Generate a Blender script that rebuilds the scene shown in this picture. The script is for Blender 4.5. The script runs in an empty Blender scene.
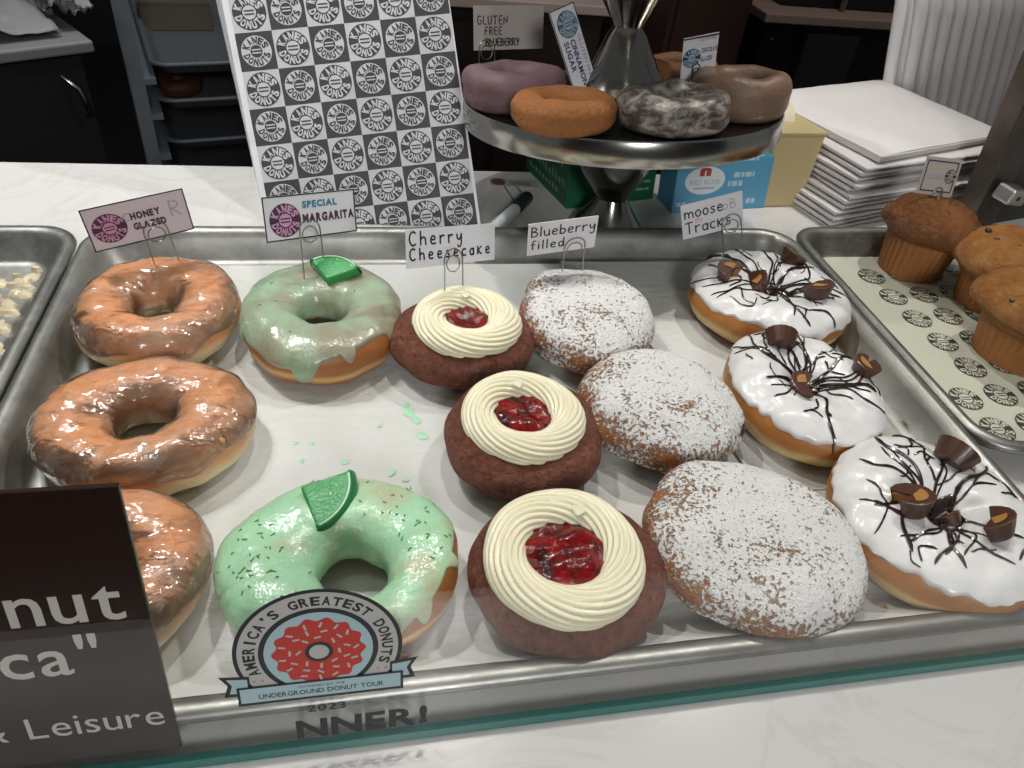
import bpy, bmesh, math, random
from math import sin, cos, pi, radians, sqrt, atan2
from mathutils import Vector, Matrix, noise
from mathutils.bvhtree import BVHTree

scene = bpy.context.scene
C = scene.collection
V = Vector

# ---------------------------------------------------------------- camera, light, exposure
CAM = V((0, 0, 0.371))
cam_d = bpy.data.cameras.new('camera')
cam = bpy.data.objects.new('camera', cam_d)
C.objects.link(cam)
M3 = Matrix(((0.979646, 0.037272, -0.19724), (-0.17383, 0.648899, -0.740752), (0.10038, 0.759961, 0.64217)))
cam.matrix_world = Matrix.Translation(CAM) @ M3.to_4x4()
cam_d.sensor_width = 36.0
cam_d.lens = 750.0 / 1024.0 * 36.0
cam_d.clip_start = 0.01
scene.camera = cam

scene.view_settings.view_transform = 'Standard'
scene.view_settings.look = 'None'
scene.view_settings.gamma = 1.0
scene.view_settings.use_curve_mapping = False
scene.view_settings.exposure = 0.0

world = bpy.data.worlds.new('shop_air')
scene.world = world
world.use_nodes = True
bg = world.node_tree.nodes['Background']
bg.inputs[0].default_value = (0.93, 0.97, 1.0, 1)
bg.inputs[1].default_value = 0.15

def lamp(name, loc, target, power, size, spot=None, color=(1, 0.965, 0.92)):
    if spot:
        d = bpy.data.lights.new(name, 'SPOT'); d.spot_size = radians(spot); d.spot_blend = 0.6
        d.shadow_soft_size = size
    else:
        d = bpy.data.lights.new(name, 'AREA'); d.shape = 'DISK'; d.size = size
    d.energy = power; d.color = color
    o = bpy.data.objects.new(name, d); C.objects.link(o)
    o.location = loc
    o.rotation_euler = (V(target) - V(loc)).to_track_quat('-Z', 'Y').to_euler()
    return o
lamp('ceiling_spot', (-0.42, 0.84, 1.15), (0.02, 0.38, 0), 21, 0.016, 85)
lamp('ceiling_spot', (0.74, 0.84, 1.15), (0.20, 0.38, 0), 22, 0.016, 85)
lamp('ceiling_spot', (0.16, 0.80, 1.25), (0.12, 0.38, 0), 17, 0.016, 80)
lamp('ceiling_spot', (-0.40, 0.35, 1.60), (0.0, 0.40, 0), 6, 0.03, 75)
lamp('front_fill', (0.1, -1.5, 1.15), (0.1, 0.6, 0.1), 20, 0.5, color=(0.97, 0.98, 1.0))  # added soft fill from the customer side, brightens cards and bag front
lamp('back_room_fill', (-0.2, 1.55, 1.5), (-0.35, 1.7, -0.2), 22, 0.1, 80, (0.85, 0.93, 1.0))  # added fill lamp, lifts the rack and its pans out of black
lamp('back_room_fill', (1.0, 1.1, 1.6), (0.9, 1.9, -0.1), 16, 0.1, 80, (1, 0.93, 0.88))  # added fill lamp for the far counter at the right
lamp('counter_fill', (0.95, 0.25, 1.3), (0.78, 0.86, 0.1), 9, 0.05, 42)  # added fill lamp to brighten the plastic containers and paper stack
lamp('counter_fill', (-0.60, 1.0, 1.3), (-0.28, 0.80, 0), 34, 0.12, 52, (0.93, 0.97, 1.0))  # added fill lamp, whitens the bare countertop at the back left

# ---------------------------------------------------------------- material helpers
def lin(c):
    if isinstance(c, str):
        c = [int(c[i:i + 2], 16) / 255 for i in (0, 2, 4)]
    return tuple((x / 12.92 if x <= 0.04045 else ((x + 0.055) / 1.055) ** 2.4) for x in c[:3]) + (1.0,)

class N:
    """small node graph helper"""
    def __init__(s, name):
        s.m = bpy.data.materials.new(name); s.m.use_nodes = True
        s.t = s.m.node_tree; s.t.nodes.clear()
        s.out = s.n('ShaderNodeOutputMaterial')
        s.tc = s.n('ShaderNodeTexCoord')
        s.obj = s.tc.outputs['Object']
    def n(s, kind, **kw):
        nd = s.t.nodes.new(kind)
        for k, v in kw.items(): setattr(nd, k, v)
        return nd
    def set(s, sock, v):
        if v is None: return
        if isinstance(v, bpy.types.NodeSocket): s.t.links.new(v, sock)
        elif isinstance(v, str): sock.default_value = lin(v)
        else: sock.default_value = v
    def noise(s, scale, detail=4, rough=0.55, vec=None, dist=0.0):
        nd = s.n('ShaderNodeTexNoise'); s.set(nd.inputs['Vector'], vec or s.obj)
        nd.inputs['Scale'].default_value = scale; nd.inputs['Detail'].default_value = detail
        nd.inputs['Roughness'].default_value = rough; nd.inputs['Distortion'].default_value = dist
        return nd.outputs['Fac']
    def voro(s, scale, vec=None, feature='F1'):
        nd = s.n('ShaderNodeTexVoronoi', feature=feature); s.set(nd.inputs['Vector'], vec or s.obj)
        nd.inputs['Scale'].default_value = scale
        return nd.outputs['Distance']
    def ramp(s, fac, stops, interp='LINEAR'):
        nd = s.n('ShaderNodeValToRGB'); s.set(nd.inputs[0], fac); cr = nd.color_ramp; cr.interpolation = interp
        while len(cr.elements) < len(stops): cr.elements.new(0.5)
        for e, (p, c) in zip(cr.elements, stops):
            e.position = p; e.color = lin(c) if isinstance(c, str) else (c if not isinstance(c, (int, float)) else (c, c, c, 1))
        return nd.outputs['Color']
    def mix(s, fac, a, b, blend='MIX'):
        nd = s.n('ShaderNodeMix', data_type='RGBA', blend_type=blend)
        s.set(nd.inputs[0], fac); s.set(nd.inputs[6], a); s.set(nd.inputs[7], b)
        return nd.outputs[2]
    def math(s, op, a, b=None, c=None, clamp=False):
        nd = s.n('ShaderNodeMath', operation=op); nd.use_clamp = clamp
        s.set(nd.inputs[0], a); s.set(nd.inputs[1], b)
        if c is not None: s.set(nd.inputs[2], c)
        return nd.outputs[0]
    def sep(s, vec=None):
        nd = s.n('ShaderNodeSeparateXYZ'); s.set(nd.inputs[0], vec or s.obj); return nd.outputs
    def mapping(s, scale=(1, 1, 1), rot=(0, 0, 0), vec=None):
        nd = s.n('ShaderNodeMapping'); s.set(nd.inputs['Vector'], vec or s.obj)
        nd.inputs['Scale'].default_value = scale; nd.inputs['Rotation'].default_value = rot
        return nd.outputs[0]
    def bump(s, h, dist, strength=1.0):
        nd = s.n('ShaderNodeBump'); s.set(nd.inputs['Height'], h)
        nd.inputs['Distance'].default_value = dist; nd.inputs['Strength'].default_value = strength
        return nd.outputs[0]
    def bsdf(s, color, rough=0.5, metal=0.0, normal=None, coat=0.0, coat_rough=0.1, spec=0.5, sss=0.0, sss_r=0.003, trans=0.0, alpha=1.0, sheen=0.0, coat_normal=None):
        b = s.n('ShaderNodeBsdfPrincipled')
        s.set(b.inputs['Base Color'], color); s.set(b.inputs['Roughness'], rough); s.set(b.inputs['Metallic'], metal)
        s.set(b.inputs['Normal'], normal); s.set(b.inputs['Coat Weight'], coat); s.set(b.inputs['Coat Roughness'], coat_rough)
        s.set(b.inputs['Coat Normal'], coat_normal if coat_normal is not None else normal)
        s.set(b.inputs['Specular IOR Level'], spec)
        if sss:
            b.inputs['Subsurface Weight'].default_value = sss; b.inputs['Subsurface Radius'].default_value = (1, 0.6, 0.4)
            b.inputs['Subsurface Scale'].default_value = sss_r
        if trans: b.inputs['Transmission Weight'].default_value = trans
        s.set(b.inputs['Alpha'], alpha)
        if sheen: b.inputs['Sheen Weight'].default_value = sheen
        return b.outputs[0]
    def done(s, sh):
        s.t.links.new(sh, s.out.inputs[0]); return s.m

def plain(name, color, rough=0.5, metal=0.0, coat=0.0, bump=None, spec=0.5, var=0.0, vs=40):
    g = N(name); nm = None; col = lin(color)
    if bump: nm = g.bump(g.noise(bump[0], 5), bump[1])
    if var:
        f = g.noise(vs, 5)
        c2 = tuple(x * (1 - var) for x in col[:3]) + (1,)
        col = g.mix(f, col, c2)
    return g.done(g.bsdf(col, rough, metal, nm, coat=coat, spec=spec))

# ---------------------------------------------------------------- mesh helpers
class MB:
    def __init__(s): s.v = []; s.f = []; s.mi = []; s.sm = []
    def add(s, verts, faces, mi=0, smooth=True):
        o = len(s.v); s.v += [V(p) for p in verts]
        for f in faces: s.f.append([i + o for i in f]); s.mi.append(mi); s.sm.append(smooth)
        return s
    def box(s, lo, hi, mi=0, M=None):
        x0, y0, z0 = lo; x1, y1, z1 = hi
        vs = [V(p) for p in ((x0, y0, z0), (x1, y0, z0), (x1, y1, z0), (x0, y1, z0), (x0, y0, z1), (x1, y0, z1), (x1, y1, z1), (x0, y1, z1))]
        if M is not None: vs = [M @ p for p in vs]
        return s.add(vs, [(3, 2, 1, 0), (4, 5, 6, 7), (0, 1, 5, 4), (1, 2, 6, 5), (2, 3, 7, 6), (3, 0, 4, 7)], mi, False)
    def hexa(s, b, t, mi=0):
        """box from four bottom and four top corners"""
        return s.add(list(b) + list(t), [(3, 2, 1, 0), (4, 5, 6, 7), (0, 1, 5, 4), (1, 2, 6, 5), (2, 3, 7, 6), (3, 0, 4, 7)], mi, False)
    def grid(s, rows, closed_u=True, closed_v=False, mi=0, smooth=True):
        """rows[j][i]; i along u"""
        nj = len(rows); ni = len(rows[0]); vs = [p for r in rows for p in r]; fs = []
        for j in range(nj if closed_v else nj - 1):
            j2 = (j + 1) % nj
            for i in range(ni if closed_u else ni - 1):
                i2 = (i + 1) % ni
                fs.append((j * ni + i, j * ni + i2, j2 * ni + i2, j2 * ni + i))
        return s.add(vs, fs, mi, smooth)
    def tube(s, pts, r, n=6, mi=0, caps=True):
        pts = [V(p) for p in pts]; rr = r if isinstance(r, (list, tuple)) else [r] * len(pts)
        rows = []; ref = V((0.31, 0.17, 0.93)).normalized()
        for i, p in enumerate(pts):
            d = (pts[min(i + 1, len(pts) - 1)] - pts[max(i - 1, 0)])
            d = d.normalized() if d.length > 1e-9 else V((0, 0, 1))
            a = d.cross(ref)
            if a.length < 0.05: a = d.cross(V((1, 0, 0)))
            a.normalize(); b = d.cross(a)
            rows.append([p + (a * cos(2 * pi * k / n) + b * sin(2 * pi * k / n)) * rr[i] for k in range(n)])
        o = len(s.v); s.grid(rows, True, False, mi)
        if caps:
            s.f.append(list(range(o, o + n))); s.mi.append(mi); s.sm.append(True)
            e = o + (len(rows) - 1) * n
            s.f.append(list(range(e + n - 1, e - 1, -1))); s.mi.append(mi); s.sm.append(True)
        return s
    def lathe(s, prof, n=48, mi=0, M=None, c=(0, 0)):
        rows = [[V((c[0] + r * cos(2 * pi * k / n), c[1] + r * sin(2 * pi * k / n), z)) for k in range(n)] for r, z in prof]
        if M is not None: rows = [[M @ p for p in r] for r in rows]
        return s.grid(rows, True, False, mi)
    def build(s, name, mats, parent=None, loc=None, rot=None, kind=None):
        me = bpy.data.meshes.new(name)
        me.from_pydata([tuple(p) for p in s.v], [], s.f)
        for m in (mats if isinstance(mats, (list, tuple)) else [mats]): me.materials.append(m)
        me.polygons.foreach_set('material_index', s.mi)
        me.polygons.foreach_set('use_smooth', s.sm)
        me.validate()
        if any(s.sm): me.set_sharp_from_angle(angle=radians(55))
        bm = bmesh.new(); bm.from_mesh(me); bmesh.ops.recalc_face_normals(bm, faces=bm.faces[:]) if s.fixn else None
        if s.fixn: bm.to_mesh(me)
        bm.free(); me.update()
        o = bpy.data.objects.new(name, me); C.objects.link(o)
        if parent is not None: o.parent = parent
        if loc is not None: o.location = loc
        if rot is not None: o.rotation_euler = rot
        if kind: o['kind'] = kind
        return o
    fixn = True

def bevel(o, w, seg=2):
    m = o.modifiers.new('bevel', 'BEVEL'); m.width = w; m.segments = seg; m.limit_method = 'ANGLE'; m.angle_limit = radians(40)
    return o
def thing(name, label, cat, loc=(0, 0, 0), rz=0.0, group=None):
    o = bpy.data.objects.new(name, None); C.objects.link(o); o.empty_display_size = 0.02
    o.location = loc; o.rotation_euler = (0, 0, rz); o['label'] = label; o['category'] = cat
    if group: o['group'] = group
    return o
def tag(o, label, cat, group=None):
    o['label'] = label; o['category'] = cat
    if group: o['group'] = group
    return o
def struct(o): o['kind'] = 'structure'; return o
def nz(p, f, seed=0.0): return noise.noise(V((p[0] * f + seed * 7.13, p[1] * f - seed * 3.71, p[2] * f + seed * 1.93)))
def smooth01(x): x = max(0.0, min(1.0, x)); return x * x * (3 - 2 * x)

# ---------------------------------------------------------------- lettering
_gl = {}
def glyph(ch, off=0.0):
    k = (ch, off)
    if k not in _gl:
        cu = bpy.data.curves.new('g', 'FONT'); cu.body = ch; cu.size = 1.0; cu.offset = off; cu.resolution_u = 3; cu.fill_mode = 'FRONT'
        ob = bpy.data.objects.new('g', cu)
        me = ob.to_mesh()
        vs = [(v.co.x, v.co.y) for v in me.vertices]; fs = [tuple(p.vertices) for p in me.polygons]
        ob.to_mesh_clear(); bpy.data.objects.remove(ob); bpy.data.curves.remove(cu)
        _gl[k] = (vs, fs)
    return _gl[k]
CAP = 0.69
def text2d(s, x, y, h, width=None, off=0.0, align='l', track=0.08, slant=0.0):
    """flat lettering, cap height h, baseline at (x, y)"""
    vs = []; fs = []; cx = 0.0
    for ch in s:
        if ch == ' ': cx += 0.32; continue
        gv, gf = glyph(ch, off)
        x0 = min(p[0] for p in gv); x1 = max(p[0] for p in gv)
        o = len(vs); vs += [(p[0] - x0 + cx, p[1]) for p in gv]; fs += [tuple(i + o for i in f) for f in gf]
        cx += x1 - x0 + track
    cx -= track; k = h / CAP; kx = k if width is None else width / cx
    w = cx * kx; dx = {'l': 0, 'c': -w / 2, 'r': -w}[align]
    return [(x + dx + p[0] * kx + slant * p[1] * k, y + p[1] * k) for p in vs], fs
def arc_text(s, r0, r1, a0, a1, off=0.05, flip=False, fill=0.86):
    """letters stretched between two radii from angle a0 to a1; flip: tops towards the centre"""
    vs = []; fs = []; n = len(s); da = (a1 - a0) / n
    ws = []
    for i, ch in enumerate(s):
        if ch == ' ': continue
        gv, gf = glyph(ch, off)
        x0 = min(p[0] for p in gv); x1 = max(p[0] for p in gv); y0 = min(p[1] for p in gv); y1 = max(p[1] for p in gv)
        f_ = fill if ch not in "I'!" else 0.3
        if ch == "'": y0 = -0.2
        o = len(vs)
        for p in gv:
            tx = (p[0] - x0) / (x1 - x0); ty = (p[1] - y0) / (y1 - y0)
            a = a0 + da * (i + 0.5 + (tx - 0.5) * f_)
            r = (r1 + (r0 - r1) * ty) if flip else (r0 + (r1 - r0) * ty)
            vs.append((r * cos(a), r * sin(a)))
        fs += [tuple(k + o for k in f) for f in gf]
    return vs, fs
def disc2d(r, n=36, cx=0.0, cy=0.0): return [(cx + r * cos(2 * pi * k / n), cy + r * sin(2 * pi * k / n)) for k in range(n)], [tuple(range(n))]
def ring2d(r0, r1, n=40, a0=0.0, a1=2 * pi, fr=None):
    vs = []; fs = []; closed = abs(a1 - a0 - 2 * pi) < 1e-6; m = n if closed else n + 1
    for k in range(m):
        a = a0 + (a1 - a0) * k / n; vs += [(r0 * cos(a), r0 * sin(a)), (r1 * cos(a), r1 * sin(a))]
    for k in range(n):
        k2 = (k + 1) % m; fs.append((2 * k, 2 * k + 1, 2 * k2 + 1, 2 * k2))
    return vs, fs
def rect2d(x0, y0, x1, y1): return [(x0, y0), (x1, y0), (x1, y1), (x0, y1)], [(0, 1, 2, 3)]
class Flat:
    """layers of flat ink laid on a plane: origin O, axes U W, normal Nn"""
    def __init__(s, O, U, W, lift=0.00012):
        s.O = V(O); s.U = V(U).normalized(); s.W = V(W).normalized(); s.N = s.U.cross(s.W).normalized(); s.l = lift; s.mb = MB(); s.mb.fixn = False
    def put(s, vf, mi, layer=1, dx=0.0, dy=0.0, k=1.0, rot=0.0):
        vs, fs = vf; c, sn = cos(rot), sin(rot)
        s.mb.add([s.O + s.U * (dx + k * (c * x - sn * y)) + s.W * (dy + k * (sn * x + c * y)) + s.N * (s.l * layer) for x, y in vs], fs, mi, False)
        return s
def strokes(s, h, wd, x=0.0, y=0.0, gap=0.28):
    """hand lettering as marker strokes"""
    vs = []; fs = []; cx = x
    for ch in s:
        if ch == ' ': cx += 0.55 * h; continue
        w, lines = HAND[ch]
        for ln in lines:
            P = [V((cx + p[0] * h, y + p[1] * h)) for p in ln]
            # smooth the polyline once
            Q = [P[0]]
            for a, b in zip(P, P[1:]): Q += [a * 0.75 + b * 0.25, a * 0.25 + b * 0.75]
            Q.append(P[-1]); P = Q
            o = len(vs)
            for i, p in enumerate(P):
                d = P[min(i + 1, len(P) - 1)] - P[max(i - 1, 0)]
                d = d.normalized() if d.length > 0 else V((1, 0)); nrm = V((-d.y, d.x)) * wd * 0.62
                ex = d * (-wd * 0.3 if i == 0 else wd * 0.3 if i == len(P) - 1 else 0)
                vs += [tuple(p + nrm + ex), tuple(p - nrm + ex)]
            for i in range(len(P) - 1): fs.append((o + 2 * i, o + 2 * i + 1, o + 2 * i + 3, o + 2 * i + 2))
        cx += (w + gap) * h
    return vs, fs
def O_(cx, cy, rx, ry, a0=90, a1=450, n=12):
    return [(cx + rx * cos(radians(a0 + (a1 - a0) * k / n)), cy + ry * sin(radians(a0 + (a1 - a0) * k / n))) for k in range(n + 1)]
HAND = {
 'C': (.55, [O_(.32, .5, .32, .5, 50, 310)]), 'h': (.45, [[(0, 1), (0, 0)], [(0, .4), (.2, .6), (.42, .5), (.45, 0)]]),
 'e': (.45, [[(.03, .32), (.45, .34), (.36, .6), (.12, .6), (0, .3), (.12, 0), (.45, .06)]]),
 'r': (.36, [[(0, .6), (.02, 0)], [(.02, .4), (.18, .6), (.38, .56)]]),
 'y': (.45, [[(0, .6), (.06, .2), (.3, .2), (.42, .6)], [(.42, .6), (.42, -.25), (.2, -.4), (.08, -.22)]]),
 's': (.38, [[(.36, .55), (.1, .6), (.06, .38), (.34, .26), (.3, .02), (0, .04)]]),
 'c': (.4, [O_(.24, .3, .24, .3, 50, 310)]), 'a': (.42, [O_(.21, .28, .21, .28, 30, 390), [(.42, .6), (.42, 0)]]),
 'k': (.42, [[(0, 1), (0, 0)], [(.4, .6), (.02, .28), (.42, 0)]]), 'K': (.45, [[(0, .7), (0, 0)], [(.42, .7), (.02, .32), (.45, 0)]]),
 'B': (.5, [[(0, 1), (0, 0)], [(0, 1), (.4, .9), (.36, .6), (.04, .54)], [(.04, .54), (.5, .42), (.46, .06), (0, 0)]]),
 'l': (.08, [[(.04, 1), (.04, 0)]]), 'u': (.45, [[(0, .6), (.04, .06), (.26, 0), (.43, .2)], [(.43, .6), (.45, 0)]]),
 'b': (.42, [[(0, 1), (0, 0)], O_(.21, .28, .21, .28, 180, 540)]), 'f': (.36, [[(.4, .95), (.22, 1), (.14, .8), (.14, 0)], [(0, .56), (.34, .58)]]),
 'i': (.08, [[(.04, .6), (.04, 0)], [(.03, .82), (.06, .86)]]), 'd': (.42, [O_(.2, .28, .2, .28, 0, 360), [(.42, 1), (.42, 0)]]),
 'm': (.75, [[(0, .6), (.02, 0)], [(.02, .4), (.2, .62), (.36, .4), (.37, 0)], [(.37, .4), (.56, .62), (.72, .4), (.74, 0)]]),
 'o': (.45, [O_(.22, .3, .22, .3)]), 'T': (.6, [[(0, .95), (.6, 1)], [(.3, .97), (.3, 0)]]),
 'G': (.6, [O_(.32, .5, .32, .5, 55, 330) + [(.62, .45), (.36, .45)]]), 'L': (.42, [[(0, 1), (0, 0), (.42, .02)]]),
 'U': (.5, [[(0, 1), (.02, .1), (.25, 0), (.48, .1), (.5, 1)]]), 'E': (.46, [[(.46, 1), (0, 1), (0, 0), (.46, 0)], [(0, .5), (.4, .52)]]),
 'N': (.52, [[(0, 0), (0, 1), (.52, 0), (.52, 1)]]), 'F': (.46, [[(.46, 1), (0, .97), (0, 0)], [(0, .5), (.4, .52)]]),
 'R': (.5, [[(0, 0), (0, 1)], [(0, 1), (.48, .9), (.44, .55), (.02, .5)], [(.1, .5), (.5, 0)]]), 'Y': (.5, [[(0, 1), (.25, .5)], [(.5, 1), (.2, 0)]]),
}

# ---------------------------------------------------------------- materials
ink_black = plain('black_ink', '2b2a2c', 0.6)
ink_white = plain('white_ink', 'e2e1e0', 0.6)
def metal_mat(name, col, rough, stain=0.25, sc=14, streak=None):
    g = N(name)
    f = g.noise(sc, 6, 0.6); f2 = g.noise(sc * 9, 4)
    c1 = lin(col); c2 = tuple(x * (1 - stain) for x in c1[:3]) + (1,)
    c = g.mix(g.ramp(f, [(0.35, 0.0), (0.65, 1.0)]), c1, c2)
    vec = g.mapping(streak or (1, 1, 1))
    h = g.noise(60, 5, 0.6, vec)
    r = g.math('MULTIPLY_ADD', f2, 0.25, rough - 0.1)
    return g.done(g.bsdf(c, r, 0.92, g.bump(h, 0.0004, 0.5)))
pan_metal = metal_mat('worn_aluminium', 'a3a29c', 0.40, 0.35, 22)
pan_dark = plain('dull_aluminium', '77797b', 0.5, 0.35)
def steel_mat(name, col, rough, stain):
    g = N(name); c1 = lin(col); c2 = tuple(x * (1 - stain) for x in c1[:3]) + (1,)
    return g.done(g.bsdf(g.mix(g.noise(14, 4), c1, c2), rough, 1.0))
steel = steel_mat('brushed_steel', 'b9b7b3', 0.2, 0.15)
steel_dark = steel_mat('smoked_steel', '96928d', 0.17, 0.2)
wire_metal = plain('wire', 'a8a49d', 0.28, 1.0)

def mk_parchment():
    g = N('parchment'); w = g.noise(9, 4, 0.5); f = g.noise(45, 5)
    c = g.mix(g.ramp(w, [(0.4, 0.0), (0.62, 1.0)]), 'd3d3d0', 'c8c8c0')
    n = g.bump(g.math('ADD', g.math('MULTIPLY', w, 2.0), g.noise(70, 5, 0.6, g.mapping((1, 1.8, 1)))), 0.0022, 0.6)
    return g.done(g.bsdf(c, 0.42, 0, n, spec=0.35))
parchment = mk_parchment()
def mk_quartz():
    g = N('white_quartz'); v = g.noise(6, 8, 0.62, None, 1.6)
    vein = g.ramp(v, [(0.47, 0.0), (0.5, 1.0), (0.53, 0.0)])
    f = g.noise(3.0, 4)
    c = g.mix(g.math('MULTIPLY', vein, 0.22), g.mix(f, 'dad7d3', 'd1cdc8'), 'b0aaa2')
    return g.done(g.bsdf(c, 0.22, 0, None, spec=0.4))
quartz = mk_quartz()

def mk_dough(name, top, mid, belt, h, belt_z=0.40, belt_w=0.10, coat=0.15, bumpd=0.0006, rough=0.5, wrink=120):
    """fried dough: golden above and below, a pale line round the middle"""
    g = N(name); z = g.sep()[2]
    t = g.math('DIVIDE', z, h)
    wob = g.math('MULTIPLY_ADD', g.noise(28, 3), 0.16, -0.08)
    t = g.math('ADD', t, wob)
    d = g.math('ABSOLUTE', g.math('SUBTRACT', t, belt_z))
    bf = g.ramp(g.math('DIVIDE', d, belt_w * 2.2), [(0.25, 1.0), (1.0, 0.0)])
    body = g.mix(g.noise(60, 6, 0.62), top, mid)
    body = g.mix(g.ramp(g.noise(22, 3), [(0.35, 0.0), (0.75, 0.6)]), body, mid)
    c = g.mix(bf, body, belt)
    n = g.bump(g.noise(wrink, 6, 0.6), bumpd)
    return g.done(g.bsdf(c, rough, 0, n, coat=coat, coat_rough=0.25, sss=0.15))
dough_honey = mk_dough('glazed_dough', 'e6a872', 'cd8c56', 'f0dfb6', 0.036, 0.24, 0.16, coat=0.3)
dough_marg = mk_dough('fried_dough', 'b3793f', '95592b', 'd2ab72', 0.036, 0.38, 0.06)
dough_moose = mk_dough('golden_dough', 'c18846', 'a0632c', 'dcc48a', 0.036, 0.34, 0.09)
dough_jelly = mk_dough('sugared_dough', 'b27a47', '94592f', 'c79a68', 0.045, 0.4, 0.05, coat=0.0, rough=0.65)

def mk_glaze():
    g = N('sugar_glaze')
    n1 = g.noise(70, 6, 0.6); n2 = g.noise(26, 4, 0.6, None, 0.8); n3 = g.voro(120)
    patch = g.ramp(n2, [(0.40, 0.0), (0.72, 1.0)])
    crack = g.ramp(g.noise(90, 5, 0.7, None, 1.2), [(0.55, 0.0), (0.72, 1.0)])
    a = g.math('ADD', g.math('MULTIPLY', patch, 0.20), g.math('MULTIPLY', crack, 0.22))
    a = g.math('ADD', a, 0.03, clamp=True)
    nrm = g.bump(g.math('ADD', g.noise(85, 2, 0.5, g.mapping((1, 1.5, 1)), 0.5), g.math('MULTIPLY', g.noise(34, 2), 1.6)), 0.0024, 0.8)
    white = g.bsdf('f5e2cb', 0.16, 0, nrm, coat=0.6, coat_rough=0.06)
    tr = g.n('ShaderNodeBsdfTransparent'); gl = g.n('ShaderNodeBsdfGlossy'); gl.inputs['Roughness'].default_value = 0.13
    g.set(gl.inputs['Normal'], nrm)
    fr = g.n('ShaderNodeFresnel'); fr.inputs['IOR'].default_value = 1.5; g.set(fr.inputs['Normal'], nrm)
    m1 = g.n('ShaderNodeMixShader'); g.set(m1.inputs[0], g.math('MULTIPLY', fr.outputs[0], 1.7, clamp=True)); g.t.links.new(tr.outputs[0], m1.inputs[1]); g.t.links.new(gl.outputs[0], m1.inputs[2])
    m2 = g.n('ShaderNodeMixShader'); g.set(m2.inputs[0], a); g.t.links.new(m1.outputs[0], m2.inputs[1]); g.t.links.new(white, m2.inputs[2])
    return g.done(m2.outputs[0])
glaze = mk_glaze()
def mk_mint(name, c1, c2, thin, lo, hi):
    g = N(name); f = g.noise(20, 4, 0.6, None, 0.4); f2 = g.noise(75, 4)
    c = g.mix(f2, c1, c2)
    c = g.mix(g.ramp(f, [(lo, 0.0), (hi, 1.0)]), c, thin)
    n = g.bump(g.math('ADD', g.noise(70, 5), g.noise(220, 3)), 0.0009, 0.7)
    return g.done(g.bsdf(c, 0.3, 0, n, coat=0.5, coat_rough=0.12, sss=0.1))
mint = mk_mint('mint_icing', 'b3dfb6', 'a0d2aa', 'bdb795', 0.47, 0.66)
mint_dull = mk_mint('thin_mint_icing', 'a3bf9f', '92b294', '97917a', 0.36, 0.58)
white_icing = plain('white_icing', 'e4e3e1', 0.35, 0, 0.3, (90, 0.0007))
choc_drizzle = plain('chocolate_drizzle', '2b1a14', 0.25, 0, 0.4)
choc_cup = plain('milk_chocolate', '553425', 0.4, 0, 0.15, (160, 0.0004), var=0.3)
peanut = plain('peanut_filling', 'b5803f', 0.65, 0, 0, (260, 0.0008), var=0.25, vs=200)
def mk_velvet():
    g = N('red_velvet_dough'); f = g.noise(160, 6, 0.7); c = g.mix(g.ramp(f, [(0.3, 0.0), (0.7, 1.0)]), 'b4715a', '77422f')
    n = g.bump(g.math('ADD', g.noise(330, 5, 0.7), g.math('MULTIPLY', g.noise(90, 3), 1.6)), 0.011)
    return g.done(g.bsdf(c, 0.6, 0, n, spec=0.4))
velvet = mk_velvet()
cream = (lambda g: g.done(g.bsdf(g.mix(g.noise(40, 3), 'f0ead0', 'e8e0be'), 0.4, 0, None, sss=0.25, sss_r=0.003, coat=0.15)))(N('cream_cheese_frosting'))
def mk_jam():
    g = N('cherry_jam'); f = g.noise(90, 4); c = g.mix(g.ramp(f, [(0.35, 0.0), (0.65, 1.0)]), '8c0c09', '300203')
    n = g.bump(g.noise(110, 4), 0.003, 0.8)
    return g.done(g.bsdf(c, 0.1, 0, n))
jam = mk_jam()
blue_jam = plain('berry_filling', '3a1c1e', 0.25, 0, 0.5)
def mk_sugar(name, bias, zb, h=0.045):
    """fried dough under a patchy dusting of powdered sugar"""
    g = N(name); z = g.sep()[2]; t = g.math('DIVIDE', z, h)
    nn = g.n('ShaderNodeNewGeometry'); nrmz = g.sep(nn.outputs['Normal'])[2]
    big = g.noise(20, 3, 0.5); fine = g.noise(420, 2, 0.6); mid = g.noise(110, 5, 0.65)
    up = g.ramp(t, [(0.05, 0.54), (0.30, 0.48), (0.50, 0.30), (0.64, 0.34), (0.86, 0.68)])
    s = g.math('ADD', up, g.math('MULTIPLY_ADD', big, 1.25, -0.63))
    s = g.math('ADD', s, g.math('MULTIPLY_ADD', fine, 1.6, -0.80))
    s = g.math('ADD', s, g.math('MULTIPLY_ADD', mid, 0.7, -0.35))
    s = g.math('ADD', s, bias)
    m = g.ramp(s, [(0.36, 0.0), (0.56, 1.0)])
    body = g.mix(g.noise(50, 5), 'b87b47', '96592f')
    c = g.mix(g.ramp(s, [(0.30, 0.0), (0.44, 1.0)]), body, 'cdb9a6')
    c = g.mix(g.ramp(s, [(0.44, 0.0), (0.58, 1.0)]), c, 'efedea')
    hgt = g.math('ADD', g.math('MULTIPLY', m, 0.8), g.math('MULTIPLY', g.noise(200, 5, 0.7), 1.2))
    return g.done(g.bsdf(c, 0.75, 0, g.bump(hgt, 0.0030, 1.0), spec=0.2))
sugar = mk_sugar('powdered_sugar_crust', 0.06, 0.5)
lime_green = (lambda g: g.done(g.bsdf(g.mix(g.noise(60, 3), '2fa552', '1c8a3f'), 0.3, 0, g.bump(g.noise(500, 3), 0.0006), coat=0.4, sss=0.3)))(N('lime_jelly'))
lime_rind = plain('lime_rind', '1e7a45', 0.35, 0, 0.3, (500, 0.0006))
lime_pith = plain('lime_pith', 'cfeecb', 0.45)
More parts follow.
